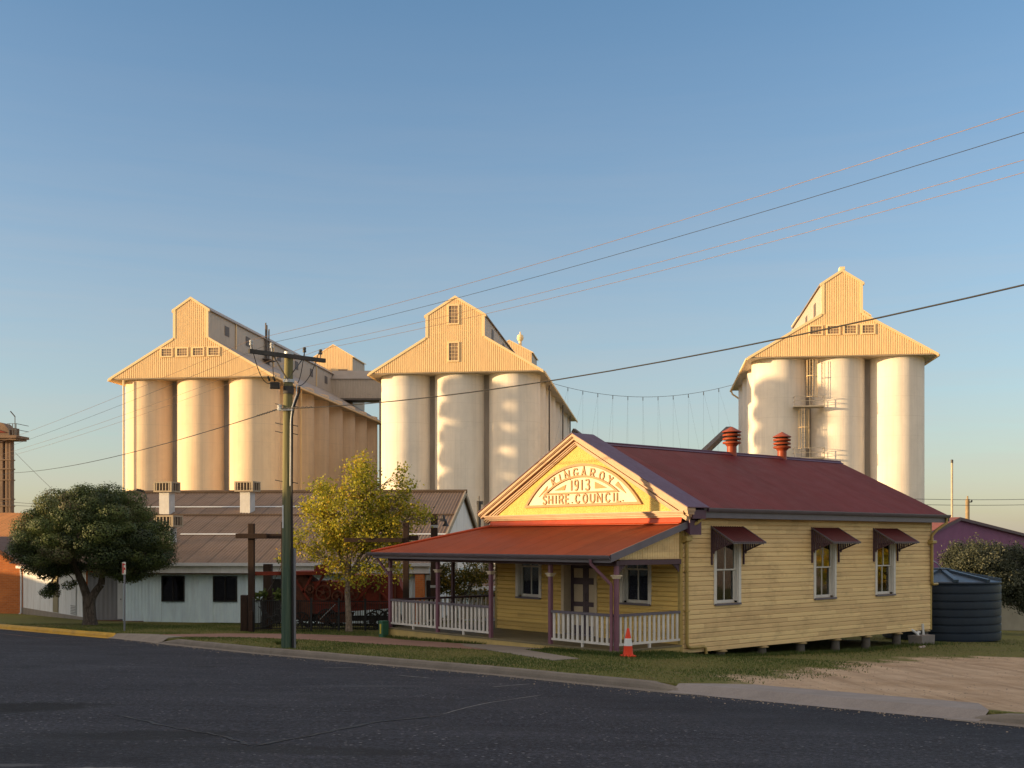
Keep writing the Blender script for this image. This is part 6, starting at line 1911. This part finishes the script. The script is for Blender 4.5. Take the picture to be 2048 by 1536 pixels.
def tree(name, label, base, trunk, fork_r, lobes, n_tips, k1, k2, leaf_n, spread, size, lm, bm, tone=(.5, .22), up=.0, flat=0.0, group=None, cat='tree', shell=0.0, low_tone=None, clump_tone=.2, tip_r=.012, leafbias=None):
    """branches run trunk -> k1 limbs -> k2 boughs -> tips; leaves cluster round the tips. lobes = [(centre, radii, weight)] relative to base"""
    t = thing(name, label, cat, base, 0, group)
    w = np.array([l[2] for l in lobes], float); w /= w.sum()
    T = []
    while len(T) < n_tips:
        l = lobes[rng.choice(len(lobes), p=w)]
        d = rng.normal(size=3); d /= np.linalg.norm(d)
        rr = (shell + (1 - shell) * rng.uniform()) ** (1 / 3 if shell == 0 else .6)
        p = np.array(l[0]) + d * rr * np.array(l[1])
        if p[2] > .3: T.append(p)
    T = np.array(T)
    b = MB()
    tp = [Vector(p) for p, r in trunk]; b.tube(tp, [r for p, r in trunk], 12, caps=False)
    b.build('trunk', M[bm], t)
    b = MB()
    C1, a1 = kmeans(T, k1)
    top = tp[-1]
    for j in range(k1):
        S = T[a1 == j]
        if len(S) == 0: continue
        c = Vector(C1[j]); q = top.lerp(c, .72)
        st = tp[-1] if random.random() < .6 else tp[-1].lerp(tp[-2], random.random() * .5)
        pts = limb(b, st, q, fork_r, fork_r * .5, .10)
        kk = min(k2, len(S))
        C2, a2 = kmeans(S, kk)
        for m in range(kk):
            S2 = S[a2 == m]
            if len(S2) == 0: continue
            c2 = Vector(C2[m]); q2 = q.lerp(c2, .8)
            p2 = limb(b, pts[random.choice((3, 4, 5))], q2, fork_r * .42, fork_r * .2, .1, 4)
            for s in S2: limb(b, p2[random.choice((2, 3, 4))], Vector(s), fork_r * .17, tip_r * .5, .12, 3)
    b.build('limbs', M[bm], t)
    n = leaf_n // len(T)
    ct = rng.normal(size=len(T)) * clump_tone
    off = rng.normal(size=(len(T), n, 3)) * np.array(spread)
    C = (T[:, None] + off).reshape(-1, 3)
    nn = off.reshape(-1, 3); nn = nn / (np.linalg.norm(nn, axis=1, keepdims=True) + 1e-6)
    if leafbias is not None: nn = nn * .4 + np.array(leafbias); nn /= np.linalg.norm(nn, axis=1, keepdims=True)
    tn = np.clip(tone[0] + np.repeat(ct, n) + rng.normal(size=len(C)) * tone[1], 0, 1)
    Q = leaf_quads(C, size, nn if up else None, flat, up)
    scatter('crown', Q, M[lm], t, tn)
    return t

# the round dense tree on the left verge
X, Y = -16.15, 42.8; zg = gz(X, Y)
def round_tree():
    t = thing('round_tree', 'dense dark green rounded tree with pale forked trunk on the left verge', 'tree', (X, Y, zg))
    b = MB()
    b.tube([(.02, 0, -.1), (.0, 0, .25), (-.03, 0, .8), (-.02, 0, 1.12)], [.33, .25, .235, .25], 14, caps=False)
    b.build('trunk', M['bark_dark'], t)
    b = MB()
    f1 = limb(b, (-.08, 0, 1.0), (-.52, -.05, 2.15), .17, .12, .08); f2 = limb(b, (.06, 0, 1.0), (.42, .05, 1.55), .16, .13, .05); f3 = limb(b, f2[-1], (.40, .1, 2.5), .13, .09, .05)
    # clump centres: billows over a broad, slightly flattened dome
    CC, RR = [], []
    tries = 0
    while len(CC) < 300 and tries < 60000:
        tries += 1
        d = rng.normal(size=3); d /= np.linalg.norm(d)
        top = d[2] > 0
        prof = 1.0
        p = np.array([.14, 0, 3.0]) + d * np.array([2.72, 2.65, 2.08 if top else 1.35]) * (1 if rng.uniform() < .8 else rng.uniform(.6, .95))
        # stepped shoulders of the photograph's outline
        if p[2] > 4.3 and abs(p[0] - .02) > 1.3: continue
        if p[2] > 3.8 and abs(p[0]) > 1.95: continue
        if p[2] < 2.62 and -.75 < p[0] < .95: continue
        if p[2] < 2.1 and -1.3 < p[0] < 1.4: continue
        if p[2] < 1.35: continue
        r = rng.uniform(.30, .62)
        if any(np.linalg.norm(p - c) < .66 * (r + q) for c, q in zip(CC, RR)): continue
        CC.append(p); RR.append(r)
    for _ in range(9):
        CC.append(np.array([rng.uniform(-1.75, -.75), rng.uniform(-.8, .8), rng.uniform(1.1, 1.6)])); RR.append(rng.uniform(.16, .3))
    CC = np.array(CC)
    C1, a1 = kmeans(CC, 9)
    st = [f1[-1], f3[-1], f2[-1]]
    for j in range(9):
        c = Vector(C1[j]); s0 = min(st, key=lambda q: (q - c).length)
        q = s0.lerp(c, .8); pts = limb(b, s0, q, .085, .045, .08)
        for s in CC[a1 == j][::2]: limb(b, pts[random.choice((2, 3, 4))], Vector(s), .03, .012, .1, 3)
    b.build('limbs', M['bark_dark'], t)
    QS, TS = [], []
    for c, r in zip(CC, RR):
        n = int(700 * (r / .42) ** 2)
        d = rng.normal(size=(n, 3)); d /= np.linalg.norm(d, axis=1, keepdims=True)
        rr = r * (1 - .34 * rng.uniform(size=(n, 1)) ** 1.3) * (1 + .07 * rng.normal(size=(n, 1)))
        P_ = c + d * rr * np.array([1.1, 1.1, .78])
        ct = rng.normal() * .24 + (.2 if rng.uniform() < .16 else 0)
        brown = rng.uniform() < .13
        tn = np.clip(.38 + ct + rng.normal(size=n) * .17, 0, .82)
        if brown: tn = np.clip(.86 + rng.normal(size=n) * .09, 0, 1)
        QS.append(leaf_quads(P_, .062, d, .5, .72)); TS.append(tn)
    scatter('crown', np.concatenate(QS), M['leaf_dark'], t, np.concatenate(TS))
round_tree()

# the thin yellowing street tree in front of the thresher
X, Y = -5.93, 40.7; zg = gz(X, Y)
tree('street_tree', 'slender street tree with yellowing leaves and pale trunk beside the power pole', (X, Y, zg),
     [((0, 0, -.1), .15), ((.0, 0, .3), .115), ((-.03, 0, .9), .105), ((-.06, 0, 1.45), .10), ((-.02, 0, 2.0), .085)], .07,
     [((.05, 0, 4.2), (1.35, 1.3, 1.35), 3.0), ((-.85, .1, 3.3), (1.1, 1.0, 1.15), 2.2), ((1.05, -.1, 3.5), (1.25, 1.0, .95), 2.2), ((.45, 0, 5.45), (.62, .6, .95), 1.25), ((2.02, 0, 5.3), (.30, .35, .8), .45),
      ((-1.0, .1, 4.75), (.75, .7, .7), .8), ((1.35, 0, 4.45), (.75, .6, .6), .9), ((.3, 0, 2.2), (1.2, .9, .55), .95), ((1.7, 0, 2.3), (.75, .6, .5), .5), ((-2.2, .2, 3.1), (.5, .4, .5), .22), ((2.45, 0, 4.2), (.45, .45, .35), .3)],
     400, 9, 5, 20000, (.17, .17, .15), .085, 'leaf_yellow', 'bark_pale', (.50, .20), .35, .62, clump_tone=.13)
# small autumn tree seen through the verandah
X, Y = fr(922, 48.5), 48.5; zg = gz(X, Y)
tree('small_tree', 'small leafy tree turning yellow seen through the verandah posts', (X, Y, zg),
     [((0, 0, -.1), .09), ((0, 0, .8), .07), ((.03, 0, 1.3), .06)], .04,
     [((0, 0, 1.85), (1.05, .9, .75), 2), ((.7, 0, 2.4), (.75, .7, .6), 1), ((-.7, 0, 2.2), (.6, .6, .6), 1), ((1.2, 0, 1.3), (.5, .5, .4), .5)],
     110, 6, 4, 5200, (.15, .15, .12), .09, 'leaf_autumn', 'bark_grey', (.42, .24), .3, .6, clump_tone=.16)
# grey-green bush tree by the tank
X, Y = fr(1972, 51), 51; zg = gz(X, Y)
tree('olive_tree', 'dense grey green bushy tree above the water tank', (X, Y, zg),
     [((0, 0, -.1), .2), ((0, 0, .9), .16), ((.1, 0, 1.5), .14)], .09,
     [((-.5, 0, 3.0), (1.55, 1.5, 1.15), 3), ((1.3, .2, 2.7), (1.25, 1.2, 1.2), 2), ((.2, -.2, 2.3), (1.7, 1.2, .85), 2), ((-1.2, 0, 2.6), (.8, .8, .8), 1), ((.0, 0, 3.6), (.8, .8, .5), .7), ((1.9, 0, 1.7), (.7, .7, .8), .7)],
     420, 10, 5, 60000, (.16, .16, .17), .066, 'leaf_olive', 'bark_grey', (.45, .2), .3, .9, shell=.35, clump_tone=.14)
# climber on the iron fence corner
X, Y = fr(522, 41), 41; zg = gz(X, Y)
tree('climbing_plant', 'bright green leafy plant behind the iron fence corner', (X, Y, zg),
     [((0, 0, -.05), .03), ((.05, 0, .6), .025), ((.0, 0, 1.1), .02)], .018,
     [((-.05, 0, 1.25), (.28, .2, .16), 1), ((.75, 0, 1.35), (.22, .2, .18), 1), ((.9, 0, 2.6), (.25, .2, .2), .5)],
     26, 3, 3, 420, (.08, .08, .07), .10, 'leaf_green', 'bark_grey', (.5, .25), .3, .8, cat='plant')

# ------------------------------------------------------------------ what stands outside the frame and shades the street
def layered_pine(label, X, Y, H_, R0, seed):
    """tall tiered conifer: whorls of drooping foliage pads up a straight trunk"""
    rs = np.random.default_rng(seed)
    zg = gz(X, Y)
    t = thing('tall_pine', label, 'tree', (X, Y, zg))
    b = MB(); b.tube([(0, 0, -.2), (0, 0, H_ * .5), (0, 0, H_)], [.6, .38, .06], 10); b.build('trunk', M['bark_grey'], t)
    b = MB(); C, T = [], []
    z = H_ * .28
    while z < H_ - .4:
        u = (z - H_ * .28) / (H_ * .72)
        r = R0 * (1 - u) ** .4 * rs.uniform(.7, 1.12) + .6
        n = rs.integers(5, 8); a0 = rs.uniform(0, 6.28)
        for k in range(n):
            a = a0 + 6.283 * k / n + rs.uniform(-.3, .3); rl = r * rs.uniform(.65, 1.1)
            tip = Vector((rl * math.cos(a), rl * math.sin(a), z + rs.uniform(-.3, .3)))
            limb(b, (0, 0, z - .2), tip, .09, .03, .05, 3)
            m = int(300 * (rl / 3 + .4))
            s = rs.uniform(.3, 1.05, size=(m, 1)) ** .7
            c = np.array([[tip.x, tip.y, tip.z]]) * s; c[:, 2] = z + (tip.z - z) * s[:, 0]
            c = c + rs.normal(size=(m, 3)) * np.array([.5, .5, .42]); C.append(c)
        z += rs.uniform(3.4, 4.8) * (1 - .25 * u)
    b.build('limbs', M['bark_grey'], t)
    C = np.concatenate(C)
    scatter('crown', leaf_quads(C, .85, None, .8), M['leaf_dark'], t, np.clip(.4 + .2 * rs.normal(size=len(C)), 0, 1))
    return t
tan_e = math.tan(SUN_EL)
def toward_sun(p, d):
    return (p.x + sd.x / math.hypot(sd.x, sd.y) * d, p.y + sd.y / math.hypot(sd.x, sd.y) * d)
# the two tall pines whose shadows fall on the middle and right silos
for lab, px, py, Y_, d, R0, sd_ in (
        ('tall tiered pine standing beyond the left side of the street', 927, 753, 144.7, 100, 1.3, 3),
        ('tall tiered pine farther along the left side of the street', 1540, 748, 140.2, 118, 1.6, 9)):
    p = at(px, py, Y_); x_, y_ = toward_sun(p, d)
    layered_pine(lab, x_, y_, p.z + d * tan_e - gz(x_, y_), R0, sd_)
# houses across the street to the left: their long ridges cast the evening shade over road and yard
def house(label, X, Y, L, W, hw, hr, rz):
    zg = gz(X, Y); t = thing('street_house', label, 'house', (X, Y, zg), rz, 'houses across the street')
    hw -= zg; hr -= zg                                       # heights are given above the hall's deck
    b = MB(); b.box(-W / 2, W / 2, -L / 2, L / 2, -.5, hw); b.build('wall', M['cream_wall'], t)
    for s in (1, -1):
        b = MB(); b.prism([(0, -L / 2 - .4, hr), (s * (W / 2 + .5), -L / 2 - .4, hw - .15), (s * (W / 2 + .5), -L / 2 - .4, hw - .25), (0, -L / 2 - .4, hr - .1)], (0, L + .8, 0)); b.build('roof', M['shed_roof'], t)
    b = MB()
    for s in (1, -1): b.prism([(-W / 2, s * L / 2 - .05, hw), (W / 2, s * L / 2 - .05, hw), (0, s * L / 2 - .05, hr - .12)], (0, .1, 0))
    b.build('gable', M['cream_wall'], t)
    return t
SHX = -44.0
HS1 = house('long cream house out of view across the street', SHX, 13.5, 34, 10, 5.2, 8.2, 0)
HS2 = house('low cream house out of view farther along the street', SHX - 4, 35.4, 18.6, 9, 4.2, 6.05, 0)
HS4 = house('low cream garage out of view past the far house', SHX - 6, 49, 8, 6, 2.6, 3.9, 0)
HS3 = house('cream house out of view behind the viewer', SHX, -24, 36, 11, 6, 9.6, 0)
# shade trees between those houses and the hall's right end
def shade_tree(label, X, Y, h, r, seed):
    zg = gz(X, Y)
    return tree('shade_tree', label, (X, Y, zg), [((0, 0, -.1), .25), ((0, 0, h * .3), .2), ((.1, 0, h * .45), .16)], .1,
         [((0, 0, h - r * .8), (r, r, r * .8), 2), ((r * .5, -r * .6, h - r * 1.3), (r * .8, r * .8, r * .7), 1.2), ((-r * .4, r * .7, h - r * 1.2), (r * .8, r * .8, r * .7), 1.2)],
         130, 6, 4, 9000, (.3, .3, .25), .26, 'leaf_dark', 'bark_grey', (.45, .2), .2, .6)
x_, y_ = toward_sun(Vector((9.5, 27, 0)), 36)
shade_tree('broad shade tree out of view near the viewer', x_, y_, 7.6, 3.0, 6)
# sunlit trees to the right whose glow shows in the hall's side windows
for (x_, y_, h, lab) in ((61, 46.5, 7.0, 'round sunlit tree out of view to the right'), (70, 54, 6.5, 'low sunlit tree out of view behind the right hand yard')):
    tree('garden_tree', lab, (x_, y_, gz(x_, y_)), [((0, 0, -.1), .25), ((0, 0, h * .2), .2), ((.1, 0, h * .3), .16)], .12,
         [((0, 0, h * .55), (3.0, 4.2, h * .33), 3), ((-1, -3.5, h * .45), (2.2, 2.5, h * .25), 1.2), ((-1, 3.5, h * .45), (2.2, 2.5, h * .25), 1.2)],
         150, 7, 4, 14000, (.4, .4, .35), .30, 'leaf_yellow', 'bark_grey', (.55, .2), .2, .6)
bpy.context.view_layer.update()
